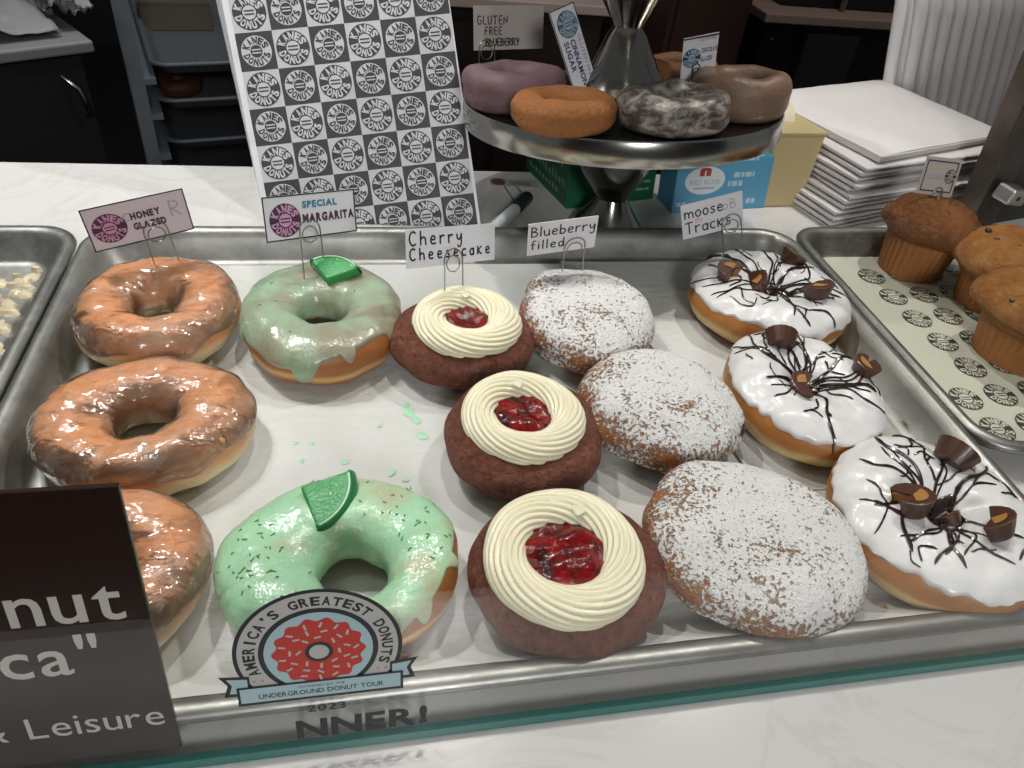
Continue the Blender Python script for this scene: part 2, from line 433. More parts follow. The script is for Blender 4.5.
zest = plain('zest', '5a8a60', 0.6)
card_white = plain('card_stock', 'e3e2e6', 0.45)
card_lilac = plain('lilac_card_stock', 'd9d2dc', 0.4)
card_dull = plain('dull_card_stock', 'b6aca6', 0.6)
print_black = plain('card_border', '252433', 0.5)
print_plum = plain('plum_print', '512b4a', 0.5)
print_pink = plain('pink_print', 'cf9fc0', 0.5)
print_teal = plain('teal_print', '2f7f9e', 0.5)
print_grey = plain('grey_pencil', 'a9a5ae', 0.6)
print_red = plain('pale_red_print', 'd99a98', 0.6)
marker_ink = plain('marker_ink', '1f2030', 0.5)
paper_white = plain('white_paper', 'd3cecd', 0.6, bump=(30, 0.002))

# ---------------------------------------------------------------- setting
mb = MB().box((-1.6, 0.047, -0.04), (0.30, 0.803, 0.0)).box((0.30, 0.047, -0.04), (2.0, 0.803, 0.0)).box((0.56, 0.803, -0.04), (2.0, 1.06, 0.0))
ct = tag(mb.build('countertop', quartz), 'white veined stone countertop carrying the trays of doughnuts', 'counter')
mb = MB().box((-1.6, 0.10, -0.95), (2.0, 0.76, -0.04)).box((0.60, 0.76, -0.95), (2.0, 1.0, -0.04))
tag(mb.build('counter_base', plain('dark_laminate', '1c1b1c', 0.6)), 'dark base panel standing under the white countertop', 'counter base')
floor_m = plain('dark_floor', '191818', 0.6, var=0.4, vs=3)
struct(MB().box((-4.5, -2.5, -1.0), (5.5, 4.2, -0.95)).build('floor', floor_m))
wall_m = plain('dark_wall', '231f1d', 0.7, var=0.3, vs=2)
struct(MB().box((-4.5, 4.2, -0.95), (5.5, 4.3, 2.6)).build('wall_back', wall_m))
struct(MB().box((-4.5, -2.6, -0.95), (5.5, -2.5, 2.6)).build('wall_front', wall_m))

# ---------------------------------------------------------------- sheet pans
def rrect(hx, hy, r, z, n=8):
    pts = []
    for (sx, sy, a0) in ((1, 1, 0), (-1, 1, 90), (-1, -1, 180), (1, -1, 270)):
        for k in range(n + 1):
            a = radians(a0 + 90 * k / n)
            pts.append(V((sx * (hx - r) + r * cos(a), sy * (hy - r) + r * sin(a), z)))
    return pts
def sheet_pan_mesh(w, d, m=None):
    hx, hy = w / 2, d / 2; R = 0.034
    prof = [(0.030, 0.0), (0.024, 0.0005), (0.0135, 0.0185), (0.010, 0.0215), (0.004, 0.0190), (0.0012, 0.0195), (0.0, 0.0222), (0.001, 0.0248), (0.004, 0.0262),
            (0.0085, 0.0258), (0.0115, 0.0235), (0.0145, 0.0190), (0.0235, 0.0048), (0.026, 0.0030), (0.031, 0.0022)]
    b = MB(); rows = [rrect(hx - i, hy - i, max(R - i * 0.6, 0.008), z) for i, z in prof]
    o = len(b.v); b.grid(rows, True, False)
    n = len(rows[0]); last = o + (len(rows) - 1) * n
    b.f.append(list(range(last, last + n))); b.mi.append(0); b.sm.append(False)
    b.f.append(list(range(o + n - 1, o - 1, -1))); b.mi.append(0); b.sm.append(False)
    return b
TX, TY = 0.1052, 0.4027
pan = tag(sheet_pan_mesh(0.660, 0.452).build('sheet_pan', pan_metal, None, (TX, TY, 0)), 'wide aluminium sheet pan lined with paper holding all fourteen doughnuts', 'tray')
tag(sheet_pan_mesh(0.660, 0.452).build('sheet_pan', pan_metal, None, (-0.5564, TY, 0)), 'nearly empty aluminium sheet pan with dried glaze scraps, by the left edge', 'tray')
tag(sheet_pan_mesh(0.452, 0.328).build('sheet_pan', pan_metal, None, (0.6625, 0.4680, 0)), 'aluminium sheet pan with printed paper liner carrying the muffins', 'tray')

def liner(name, x0, x1, y0, y1, z, mat, amp=0.0006, seed=1, nx=60, ny=60, rise=0):
    rows = []
    for j in range(ny + 1):
        r = []
        for i in range(nx + 1):
            x = x0 + (x1 - x0) * i / nx; y = y0 + (y1 - y0) * j / ny
            zz = z + amp * (0.5 + 0.5 * nz((x, y, 0), 14, seed))
            if rise and y < rise: zz += (rise - y) * 1.04 + 0.0006 * nz((x, y, 2), 60, seed)
            r.append(V((x, y, zz)))
        rows.append(r)
    return MB().grid(rows, False, False).build(name, mat)
tag(liner('parchment_sheet', -0.176, 0.392, 0.1905, 0.597, 0.0028, parchment, rise=0.2075), 'white parchment sheet lining the doughnut tray', 'parchment')
# second sheet, its corner lying over at the back right
rows = []
for j in range(13):
    t = j / 12
    xl = 0.165 + 0.03 * sin(t * 2.2) + 0.10 * (1 - t); row = []
    for i in range(17):
        x = xl + (0.400 - xl) * i / 16; y = 0.30 + 0.299 * t
        row.append(V((x, y, 0.0038 + 0.0009 * nz((x, y, 0), 16, 5) + 0.0015 * (1 - i / 16) ** 8)))
    rows.append(row)
tag(MB().grid(rows, False, False).build('parchment_sheet', mk_parchment()), 'second parchment sheet overlapping at the back right of the doughnut tray', 'parchment')

# ---------------------------------------------------------------- round shop emblem
def emblem(F, dx, dy, r, dark, light, mid=None, inv=False, layer=1, rot=0.0):
    a, b = (light, dark) if inv else (dark, light)
    F.put(disc2d(1.0), a, layer, dx, dy, r, rot)
    F.put(arc_text('KANES', 0.47, 0.94, radians(166), radians(14)), b, layer + 1, dx, dy, r, rot)
    F.put(arc_text('DONUTS', 0.47, 0.94, radians(190), radians(350), flip=True), b, layer + 1, dx, dy, r, rot)
    F.put(disc2d(0.40, 24), b if not inv else dark, layer + 1, dx, dy, r, rot)
    F.put(rect2d(-0.3, 0.06, 0.3, 0.14), mid if mid is not None else a, layer + 2, dx, dy, r, rot)
    F.put(rect2d(-0.3, -0.14, 0.3, -0.06), mid if mid is not None else a, layer + 2, dx, dy, r, rot)

# printed liner of the muffin tray
pl = liner('printed_liner', 0.470, 0.866, 0.330, 0.607, 0.0030, plain('waxed_paper', 'cfd0bd', 0.35, var=0.12, vs=14), 0.0004, 9)
tag(pl, 'waxed paper printed with round black emblems under the muffins', 'paper')
F = Flat((0.470, 0.330, 0.0038), (cos(radians(4)), sin(radians(4)), 0), (-sin(radians(4)), cos(radians(4)), 0), 0.0001)
k = 0
for j in range(7):
    for i in range(11):
        dx = 0.020 + i * 0.0355; dy = 0.016 + j * 0.0365
        x = F.O.x + dx * F.U.x + dy * F.W.x; y = F.O.y + dx * F.U.y + dy * F.W.y
        if x > 0.845 or x < 0.484 or y > 0.594 or y < 0.343: continue
        emblem(F, dx, dy, 0.0135, 0, 1, rot=radians(-8))
F.mb.build('printed_emblem', [plain('faded_black_ink', '3b3a34', 0.5), plain('waxed_paper_bare', 'cfd0bd', 0.4)], pl)

# ---------------------------------------------------------------- doughnut shapes
class Ring:
    """surface of a ring doughnut, u round the ring, v round the tube (0 outside, pi/2 top)"""
    def __init__(s, rx, ry, h, hole, seed, rot=0.0, lump=0.0022, pinch=0.0016, sq=0.86, hx=0.0, hy=0.0, bz=0.36, dip=0.0):
        s.__dict__.update(locals())
    def raw(s, u, v):
        cu, su = cos(u), sin(u)
        R = s.rx * s.ry / sqrt((s.ry * cos(u - s.rot)) ** 2 + (s.rx * sin(u - s.rot)) ** 2)
        R *= 1 + 0.025 * nz((cu, su, 0), 1.3, s.seed)
        hr = s.hole * (1 + 0.10 * nz((cu, su, 3), 1.1, s.seed + 4))
        c = (R + hr) / 2; a = (R - hr) / 2
        cv, sv = cos(v), sin(v)
        e = lambda t, p: math.copysign(abs(t) ** p, t)
        x = c + a * e(cv, s.sq); z = s.h / 2 + s.h / 2 * e(sv, s.sq)
        if cv > 0:  # pinched pale line on the outside
            x -= s.pinch * math.exp(-((z / s.h - s.bz) / 0.07) ** 2)
        z *= 1 + 0.06 * nz((cu, su, 7), 1.6, s.seed)
        return V((x * cu + s.hx * (1 - cv), x * su + s.hy * (1 - cv), max(z, 0.0)))
    def pos(s, u, v, off=0.0):
        p = s.raw(u, v); d = 0.004
        n = (s.raw(u + d, v) - s.raw(u - d, v)).cross(s.raw(u, v + d) - s.raw(u, v - d))
        n = n.normalized() if n.length > 1e-12 else V((0, 0, 1))
        k = s.lump * 0.45 * nz(p, 55, s.seed) + s.lump * 0.55 * nz(p, 24, s.seed + 9)
        if p.z < 0.004: k *= p.z / 0.004
        q = p + n * (k + off)
        q.z = max(q.z, 0.0003)
        return q
    def body(s, nu=112, nv=52):
        return MB().grid([[s.pos(2 * pi * i / nu, 2 * pi * j / nv) for i in range(nu)] for j in range(nv)], True, True)
    def shell(s, lo, hi, th, nu=168, nv=40, edge=0.07, ripple=0.0):
        """icing over the top; lo(u), hi(u) are its outer and inner edges"""
        rows = []
        for j in range(nv + 1):
            t = j / nv; row = []
            for i in range(nu):
                u = 2 * pi * i / nu; v = lo(u) + (hi(u) - lo(u)) * t
                q = min(t, 1 - t) / edge
                k = -0.0004 + (th + 0.0004) * sqrt(max(0.0, 1 - (1 - min(1, q)) ** 2))
                if ripple: k += ripple * nz(s.raw(u, v), 90, s.seed + 2) * min(1, q)
                row.append(s.pos(u, v, k))
            rows.append(row)
        b = MB().grid(rows, True, False); b.fixn = False
        return b
class Bun(Ring):
    """filled doughnut with no hole"""
    def raw(s, u, v):
        cu, su = cos(u), sin(u)
        R = s.rx * s.ry / sqrt((s.ry * cos(u - s.rot)) ** 2 + (s.rx * sin(u - s.rot)) ** 2)
        R *= 1 + 0.035 * nz((cu, su, 0), 1.4, s.seed)
        cv, sv = max(cos(v), 0.0), sin(v)
        x = R * cv ** s.sq; z = s.h / 2 + s.h / 2 * math.copysign(abs(sv) ** 0.92, sv)
        x -= s.pinch * math.exp(-((z / s.h - s.bz) / 0.06) ** 2)
        z -= s.dip * math.exp(-(x / (R * 0.45)) ** 2) if sv > 0 else 0
        z *= 1 + 0.07 * nz((cu * cv, su * cv, 7), 1.5, s.seed)
        return V((x * cu, x * su, max(z, 0.0)))
    def body(s, nu=120, nv=56):
        e = 0.02
        rows = [[s.pos(2 * pi * i / nu, -pi / 2 + e + (pi - 2 * e) * j / nv) for i in range(nu)] for j in range(nv + 1)]
        b = MB().grid(rows, True, False)
        b.f.append(list(range(nu - 1, -1, -1))); b.mi.append(0); b.sm.append(True)
        b.f.append(list(range(nv * nu, nv * nu + nu))); b.mi.append(0); b.sm.append(True)
        return b
def bvh_of(*mbs):
    vs = []; fs = []
    for b in mbs:
        o = len(vs); vs += b.v; fs += [[i + o for i in f] for f in b.f]
    return BVHTree.FromPolygons(vs, fs)
def drop(bvh, x, y, z0=0.2):
    h = bvh.ray_cast(V((x, y, z0)), V((0, 0, -1)))
    return (h[0], h[1] if h[1].z > 0 else -h[1]) if h[0] is not None else (None, None)
def wav(seed, amp, f):  # periodic wobble in u
    return lambda u: amp * nz((cos(u), sin(u), 0.5), f, seed)
Z0 = 0.0042
GROUP_H = 'honey glazed ring doughnuts'

# honey glazed
def honey(label, x, y, rx, ry, seed, hole, rot=0.0, hy=-0.0025):
    t = thing('glazed_donut', label, 'donut', (x, y, Z0), 0, 'glazed ring donuts on the wide tray')
    R = Ring(rx, ry, 0.0375, hole, seed, rot, lump=0.0034, pinch=0.0008, bz=0.26, hy=hy)
    R.body().build('dough', dough_honey, t)
    a, b = wav(seed, 0.42, 1.9), wav(seed + 3, 0.5, 2.0)
    R.shell(lambda u: radians(2) + a(u), lambda u: radians(200) + b(u), 0.0009, ripple=0.0012).build('glaze', glaze, t)
    return t
honey('glazed ring donut at the back left of the tray, below the HONEY GLAZED card', -0.1465, 0.5005, 0.0585, 0.0615, 1, 0.0165)
honey('largest honey glazed ring donut, in the middle of the three glazed ones, wide oval', -0.1335, 0.3745, 0.0665, 0.0555, 2, 0.0175, 0.15)
honey('honey glazed ring donut partly hidden behind the brown sign', -0.1385, 0.2610, 0.0560, 0.0540, 3, 0.0155)

# margarita
def lime_wedge(parent, loc, R3, r=0.0150, th=0.0075, a0=0, a1=180):
    """candied lime half-slice with a pale pith line and dark rind"""
    n = 22; mb = MB(); an = [radians(a0 + (a1 - a0) * k / n) for k in range(n + 1)]
    M = Matrix.Translation(loc) @ R3.to_4x4()
    def cap(z, r0):
        return [V((0, 0, z))] + [V((r0 * cos(a), r0 * sin(a), z)) for a in an]
    lo, hi = cap(0, r), cap(th, r * 0.93); o2 = len(lo)
    vs = lo + [p for p in hi]
    dome = [V((p.x, p.y, p.z)) for p in hi]
    fs = [(0, k + 1, k) for k in range(1, n + 1)] + [(o2, o2 + k, o2 + k + 1) for k in range(1, n + 1)]
    fs += [(0, 1, o2 + 1, o2), (0, o2, o2 + n + 1, n + 1)]
    mb.add([M @ p for p in vs], fs, 0, False)
    c = mb.build('lime_candy', lime_green, parent); bevel(c, 0.0016, 3)
    rim = MB(); rows = []
    for k, a in enumerate(an):
        e = 1.0
        q = []
        for (dr, dz) in ((0.0, 0.0006), (0.0013, 0.0004), (0.0020, th * 0.3), (0.0017, th * 0.75), (0.0006, th + 0.0004), (-0.0008, th + 0.0007)):
            q.append(M @ V(((r * (1 - 0.07 * dz / th) + dr) * cos(a), (r * (1 - 0.07 * dz / th) + dr) * sin(a), dz)))
        rows.append(q)
    rim.grid(rows, False, False); rim.build('rind', lime_rind, c)
    pit = MB(); pit.tube([M @ V(((r * 0.93 - 0.0006) * cos(a), (r * 0.93 - 0.0006) * sin(a), th + 0.0004)) for a in an[1:-1]], 0.0006, 5)
    pit.build('pith_line', lime_pith, c)
    return c
def margarita(label, x, y, rx, ry, seed, hole, mat, bare, lime, nflecks, hx=0.0, hy=0.0, rot=0.0):
    t = thing('iced_donut', label, 'donut', (x, y, Z0), 0, 'green iced donuts on the wide tray')
    R = Ring(rx, ry, 0.037, hole, seed, rot, lump=0.0030, pinch=0.0012, bz=0.34, hx=hx, hy=hy)
    bb = R.body(); bb.build('dough', dough_marg, t)
    a, b2, dr = wav(seed, 0.30, 2.2), wav(seed + 3, 0.55, 1.8), wav(seed + 6, 1.0, 4.5)
    def lo(u):
        d = max(0.0, dr(u) - 0.16) * 2.4
        return radians(bare(u)) + a(u) - min(0.75, d)
    sh = R.shell(lo, lambda u: radians(205) + b2(u), 0.0016, ripple=0.0009, edge=0.05)
    ic = sh.build('mint_icing', mat, t)
    bv = bvh_of(bb, sh); rnd = random.Random(seed)
    fl = MB(); n = 0
    cl = [(rnd.uniform(0, 2 * pi), rnd.uniform(0.45, 0.85)) for _ in range(7)]
    while n < nflecks:
        c = rnd.choice(cl); u = c[0] + rnd.gauss(0, 0.24); rr = (c[1] + rnd.gauss(0, 0.12)) * rx
        p, nn = drop(bv, rr * cos(u), rr * sin(u))
        if p is None or p.z < 0.025: n += 1; continue
        d = V((rnd.uniform(-1, 1), rnd.uniform(-1, 1), rnd.uniform(-.2, .5))).normalized() * rnd.uniform(0.0007, 0.0016)
        fl.tube([p - d + nn * 0.0003, p + d + nn * 0.0003], 0.00038, 4); n += 1
    o = fl.build('zest_flecks', zest, t, kind='stuff')
    lime_wedge(t, *lime(bv, t))
    return t
def eul(x, y, z): return Matrix.Rotation(radians(z), 3, 'Z') @ Matrix.Rotation(radians(y), 3, 'Y') @ Matrix.Rotation(radians(x), 3, 'X')
margarita('dull green iced donut with a lime candy, at the back below the MARGARITA card', -0.0270, 0.4860, 0.0600, 0.0680, 11, 0.0175, mint_dull,
          lambda u: 4 + 34 * math.exp(-((((u - radians(308) + pi) % (2 * pi)) - pi) / 0.75) ** 2) + 16 * math.exp(-((((u - radians(0) + pi) % (2 * pi)) - pi) / 0.5) ** 2),
          lambda bv, t: (V((0.0050, 0.0210, 0.0350)), eul(12, -6, 0), 0.0270, 0.0085, 20, 118), 8, hy=-0.002)
margarita('bright mint green iced donut with a lime candy, at the front behind the round sticker', -0.0135, 0.2560, 0.0650, 0.0545, 12, 0.0195, mint,
          lambda u: -6 + 58 * math.exp(-((((u - radians(345) + pi) % (2 * pi)) - pi) / 0.72) ** 2),
          lambda bv, t: (V((-0.0215, 0.0400, 0.0345)), eul(14, -4, 0), 0.0300, 0.0085, -72, 14), 110, hx=0.003, hy=-0.0055)

# cherry cheesecake
def piped_ring(r, wr, hr, z, seam, seed, lobes=18, twist=14):
    nu, nv = 168, 120; rows = []
    for j in range(nv):
        v = 2 * pi * j / nv; row = []
        for i in range(nu):
            u = 2 * pi * i / nu
            ph = lobes * v + twist * (u - seam)
            lob = abs(sin(ph / 2)) ** 0.6 - 0.65
            du = ((u - seam + pi) % (2 * pi)) - pi
            sw = 1 + 0.07 * math.exp(-(du / 0.30) ** 2) + 0.05 * nz((cos(u), sin(u), 1), 1.3, seed)
            k = 1 + 0.20 * lob
            rr = r * (1 + 0.03 * nz((cos(u), sin(u), 4), 1.1, seed)) + wr * sw * k * cos(v)
            zz = z + hr * sw * k * sin(v)
            row.append(V((rr * cos(u), rr * sin(u), zz)))
        rows.append(row)
    return MB().grid(rows, True, True)
def cherry(label, x, y, rx, ry, seed, ro, ri, seam, rot=0.0, fx=0.0, fy=0.0):
    t = thing('filled_donut', label, 'donut', (x, y, Z0), 0, 'cherry cheesecake donuts on the wide tray')
    B = Bun(rx, ry, 0.0415, 0, seed, rot, lump=0.0040, pinch=0.0016, sq=0.55, bz=0.36, dip=0.004)
    B.body().build('dough', velvet, t)
    zr = 0.0385; r = (ro + ri) / 2; wr = (ro - ri) / 2 + 0.001
    f = piped_ring(r, wr, 0.0095, zr, seam, seed)
    # little peak where the piping ended
    pk = MB(); c = V((r * cos(seam), r * sin(seam), zr))
    d = V((-cos(seam), -sin(seam), 0))
    rows = []
    for j in range(9):
        s_ = j / 8; rr = 0.0085 * (1 - s_) ** 0.9 + 0.0004
        cc = c + V((0, 0, 0.0050 + 0.0065 * s_)) + d * (0.013 * s_ * s_)
        rows.append([cc + V((cos(2 * pi * k / 20), sin(2 * pi * k / 20), 0)) * rr * (1 + 0.16 * abs(sin(5 * pi * k / 20))) for k in range(20)])
    pk.grid(rows, True, False)
    o = len(f.v); f.v += pk.v; f.f += [[i + o for i in q] for q in pk.f]; f.mi += pk.mi; f.sm += pk.sm
    for p in f.v: p.x += fx; p.y += fy
    f.build('cream_frosting', cream, t)
    rows = [[]]; n = 40; rings = 14; j_ = MB(); rows = []
    for q in range(rings + 1):
        s_ = q / rings; row = []
        for k in range(n):
            a = 2 * pi * k / n; rr = (ri + 0.003) * s_
            p = V((rr * cos(a), rr * sin(a), 0))
            p.z = zr + 0.0010 + 0.0035 * (1 - s_ ** 2) + 0.0050 * nz(p, 95, seed) * (1 - s_ ** 4)
            row.append(p + V((fx, fy, 0)))
        rows.append(row)
    j_.grid(rows, True, False); j_.build('cherry_jam', jam, t)
    return t
cherry('red velvet donut with cream ring, back one below the Cherry Cheesecake card', 0.0785, 0.4530, 0.0545, 0.0500, 21, 0.0395, 0.0165, radians(88), fx=0.001, fy=-0.001)
cherry('red velvet donut with cream ring, middle one of the three cream ringed ones', 0.1045, 0.3475, 0.0515, 0.0545, 22, 0.0390, 0.0195, radians(92), fx=-0.002, fy=-0.002)
cherry('large red velvet donut with cream ring, nearest the front rim of the tray', 0.1085, 0.2365, 0.0550, 0.0520, 23, 0.0430, 0.0225, radians(62), fx=-0.004, fy=-0.001)

# blueberry filled
def blueberry(label, x, y, rx, ry, seed, rot, bias, fill=None, h=0.046):
    t = thing('filled_donut', label, 'donut', (x, y, Z0), 0, 'powdered sugar donuts on the wide tray')
    B = Bun(rx, ry, h, 0, seed, rot, lump=0.0044, pinch=0.0030, sq=0.60, bz=0.36, dip=0.003)
    bb = B.body(); bb.build('sugared_dough', mk_sugar('powdered_sugar_crust', bias, 0.5), t)
    if fill is not None:
        f = MB(); c = B.pos(fill, radians(8)); d = V((cos(fill), sin(fill), 0)); s_ = V((-sin(fill), cos(fill), 0))
        rows = []
        for q in range(7):
            rr = 0.0058 * cos(q / 6 * pi / 2); hh = 0.0026 * sin(q / 6 * pi / 2)
            rows.append([c + d * (hh - 0.0012) + (s_ * cos(2 * pi * k / 18) * 0.8 + V((0, 0, 1)) * sin(2 * pi * k / 18) * 1.15) * (rr * (1 + 0.2 * sin(3 * 2 * pi * k / 18))) for k in range(18)])
        f.grid(rows, True, False); f.build('berry_filling', blue_jam, t)
    return t
blueberry('powdered sugar filled donut, back one below the Blueberry filled card', 0.1800, 0.4740, 0.0540, 0.0625, 31, 0.0, 0.06)
blueberry('powdered sugar filled donut with dark filling showing at its end, middle one', 0.2060, 0.3635, 0.0600, 0.0530, 32, radians(-35), 0.06, radians(-32))
blueberry('largest powdered sugar filled donut, at the front rim of the tray', 0.2235, 0.2440, 0.0665, 0.0595, 33, radians(-38), 0.06)

# moose tracks
def cup_chunk(r, h, a0, a1):
    """broken peanut butter cup: fluted chocolate wall, tan filling on the cut faces"""
    n = 26; mb = MB(); an = [radians(a0 + (a1 - a0) * k / n) for k in range(n + 1)]
    fl = lambda a: 1 + 0.055 * abs(sin(9 * a))
    lo = [V((r * 0.72 * fl(a) * cos(a), r * 0.72 * fl(a) * sin(a), 0)) for a in an]
    hi = [V((r * fl(a) * cos(a), r * fl(a) * sin(a), h)) for a in an]
    rows = [lo, [a.lerp(b, 0.5) * 1.01 for a, b in zip(lo, hi)], hi, [p * 0.93 + V((0, 0, h * 0.10)) for p in hi]]
    mb.grid(rows, False, False, 0)
    top = rows[3]; cen = V((0.08 * r, 0.05 * r, h * 0.98)); cb = V((0.05 * r, -0.03 * r, 0))
    m = len(top)
    mb.add([cen] + top, [(0, k + 1, k + 2) for k in range(m - 1)], 0, False)
    mb.add([cb] + lo, [(0, k + 2, k + 1) for k in range(m - 1)], 0, False)
    for e in (0, -1):
        q = [cb, lo[e], rows[1][e], hi[e], top[e], cen]
        mb.add(q, [(0, 1, 2, 3, 4, 5)], 0, False)
        ins = [V((p.x, p.y, p.z)) for p in q]; mid = sum(ins, V()) / 6
        nrm = (ins[1] - ins[0]).cross(ins[5] - ins[0]).normalized()
        side = V((cos(radians((a0 + a1) / 2)), sin(radians((a0 + a1) / 2)), 0))
        if nrm.dot(side) > 0: nrm = -nrm
        mb.add([mid + (p - mid) * 0.76 + nrm * 0.0003 for p in ins], [(0, 1, 2, 3, 4, 5)], 1, False)
    # crumbly filling showing through the broken top
    k0, k1 = 4, 17
    pt = [cen] + [top[k] * 0.7 + cen * 0.3 for k in range(k0, k1)]
    mb.add([p + V((0, 0, 0.0004)) for p in pt], [tuple(range(len(pt)))], 1, False)
    return mb
def moose(label, x, y, rx, ry, seed, hole, chunks, rot=0.0, bare=lambda u: 0.0):
    t = thing('iced_donut', label, 'donut', (x, y, Z0), 0, 'white iced donuts on the wide tray')
    R = Ring(rx, ry, 0.0375, hole, seed, rot, lump=0.0026, pinch=0.0014, bz=0.32)
    bb = R.body(); bb.build('dough', dough_moose, t)
    a, a2, b2 = wav(seed, 0.22, 2.4), wav(seed + 8, 0.20, 7.0), wav(seed + 3, 0.4, 2.0)
    sh = R.shell(lambda u: radians(24 + bare(u)) + a(u) + a2(u), lambda u: radians(190) + b2(u), 0.0024, ripple=0.0020, edge=0.05)
    sh.build('white_icing', white_icing, t)
    rnd = random.Random(seed * 3 + 1)
    # melted chocolate in the hole
    cm = MB(); rows = []
    for q in range(11):
        s_ = q / 10; row = []
        for k in range(28):
            an = 2 * pi * k / 28; rr = (hole + 0.006) * s_
            p = V((rr * cos(an), rr * sin(an), 0)); p.z = 0.027 + 0.006 * nz(p, 110, seed) + 0.004 * s_
            row.append(p)
        rows.append(row)
    cm.grid(rows, True, False); cm.build('chocolate_center', choc_drizzle, t)
    bv = bvh_of(bb, sh, cm)
    dz = MB()
    def strand(p0, p1, bend, wd):
        pts = []; rr = []; n = 16; d = V((p1[0] - p0[0], p1[1] - p0[1])); pn = V((-d.y, d.x))
        ph = rnd.uniform(0, 6)
        for i in range(n + 1):
            s_ = i / n; q = V((p0[0], p0[1])) + d * s_ + pn * (bend * sin(pi * s_) + 0.05 * sin(ph + 7 * s_))
            h, nn = drop(bv, q.x, q.y)
            if h is None or nn.z < 0.12: break
            pts.append(h + nn * wd * 0.35); rr.append(wd * (0.55 + 0.6 * abs(nz((q.x, q.y, 0), 160, seed))) * (0.4 if i in (0, n) else 1))
        if len(pts) > 2: dz.tube(pts, rr, 6)
    for k in range(20):     # from the hole outwards
        an = rnd.uniform(0, 2 * pi); r0 = hole * rnd.uniform(0.1, 1.0); r1 = rx * rnd.uniform(0.6, 1.02); da = rnd.gauss(0, 0.22)
        strand((r0 * cos(an), r0 * sin(an)), (r1 * cos(an + da), r1 * sin(an + da) * ry / rx), rnd.gauss(0, 0.12), rnd.uniform(0.0009, 0.0019))
    for k in range(22):     # loose squiggles across
        an = rnd.uniform(0, 2 * pi); rr = rx * rnd.uniform(0.35, 0.9); l = rnd.uniform(0.008, 0.03); di = rnd.uniform(0, pi)
        c = V((rr * cos(an), rr * sin(an)))
        strand((c.x - l / 2 * cos(di), c.y - l / 2 * sin(di)), (c.x + l / 2 * cos(di), c.y + l / 2 * sin(di)), rnd.gauss(0, 0.3), rnd.uniform(0.0007, 0.0013))
    dz.build('chocolate_drizzle', choc_drizzle, t)
    for (cx, cy, r, h, a0, a1, tx, tz, lift) in chunks:
        p, nn = drop(bv, cx, cy)
        if p is None: p = V((cx, cy, 0.03))
        o = cup_chunk(r * 1.18, h * 1.18, a0, a1)
        M = Matrix.Translation(p + V((0, 0, lift - 0.001))) @ (Matrix.Rotation(radians(tz), 4, 'Z') @ Matrix.Rotation(radians(tx), 4, 'X'))
        o.v = [M @ q for q in o.v]
        o.build('peanut_butter_cup', [choc_cup, peanut], t)
    return t
moose('white iced donut with candy chunks, farthest back below the moose Tracks card', 0.3545, 0.5000, 0.0700, 0.0660, 41, 0.0115,
      [(-0.0387, 0.009, 0.011, 0.009, 0, 200, 8, 20, -0.001), (-0.0138, 0.001, 0.012, 0.009, 0, 190, 40, 250, -0.001), (0.031, 0.034, 0.010, 0.009, 0, 240, 25, 100, -0.001), (0.026, -0.022, 0.013, 0.010, 0, 180, 15, 200, -0.001)],
      bare=lambda u: 14 * math.exp(-((((u - radians(215) + pi) % (2 * pi)) - pi) / 0.7) ** 2) - 8)
moose('white iced donut with two candy chunks, middle one at the right side of the tray', 0.3235, 0.3745, 0.0560, 0.0665, 42, 0.0105,
      [(-0.010, 0.031, 0.0105, 0.010, 0, 200, 70, 160, 0.003), (-0.012, -0.012, 0.010, 0.007, 0, 230, 12, 40, 0.0), (0.0435, 0.002, 0.0085, 0.009, 0, 330, 12, 60, -0.001)])
moose('white iced donut with four candy chunks, nearest at the right front corner', 0.3530, 0.2500, 0.0655, 0.0660, 43, 0.0125,
      [(0.022, 0.0310, 0.0115, 0.011, 0, 220, 55, 120, 0.002), (-0.028, -0.004, 0.0105, 0.0105, 0, 300, 20, 200, -0.001), (0.016, -0.026, 0.0110, 0.010, 0, 200, 40, 215, 0.001), (0.002, -0.011, 0.0060, 0.006, 0, 190, 60, 200, 0.0)],
      bare=lambda u: 12 * math.exp(-((((u - radians(235) + pi) % (2 * pi)) - pi) / 0.8) ** 2) - 6)

# green smears and crumbs on the parchment
rnd = random.Random(5)
def smear(mb, cx, cy, r, sx, ang, z, hgt=0.0003):
    n = 14; row0 = []; row1 = []; 
    for k in range(n):
        a = 2 * pi * k / n; q = r * (1 + 0.4 * nz((cos(a), sin(a), cx * 100), 1.7, cy * 50))
        x, y = q * cos(a) * sx, q * sin(a)
        p = V((cx + x * cos(ang) - y * sin(ang), cy + x * sin(ang) + y * cos(ang), z))
        row0.append(p); row1.append(V((cx + (p.x - cx) * 0.6, cy + (p.y - cy) * 0.6, z + hgt)))
    o = len(mb.v); mb.grid([row0, row1], True, False)
    mb.f.append(list(range(o + n, o + 2 * n))); mb.mi.append(0); mb.sm.append(True)
gs = MB()
for (x, y, r, sx, a) in ((0.0330, 0.3970, 0.0035, 1.8, -1.0), (0.0375, 0.3890, 0.0030, 1.5, -0.9), (0.0400, 0.3730, 0.0028, 1.8, -0.5), (0.031, 0.405, 0.002, 1.4, 0.4), (-0.045, 0.372, 0.0016, 1.6, 0.2), (-0.034, 0.371, 0.0016, 1.5, -0.3), (-0.012, 0.352, 0.002, 1.4, 0.6), (0.018, 0.340, 0.0022, 1.5, 0.9), (0.026, 0.333, 0.0016, 1.4, 0.2), (-0.04, 0.355, 0.0014, 1.6, 1.0), (0.058, 0.192, 0.0030, 1.6, 0.2), (0.012, 0.385, 0.0012, 2.0, 0.9), (0.046, 0.415, 0.0012, 1.6, 0.3)):
    smear(gs, x, y, r, sx, a, 0.0036)
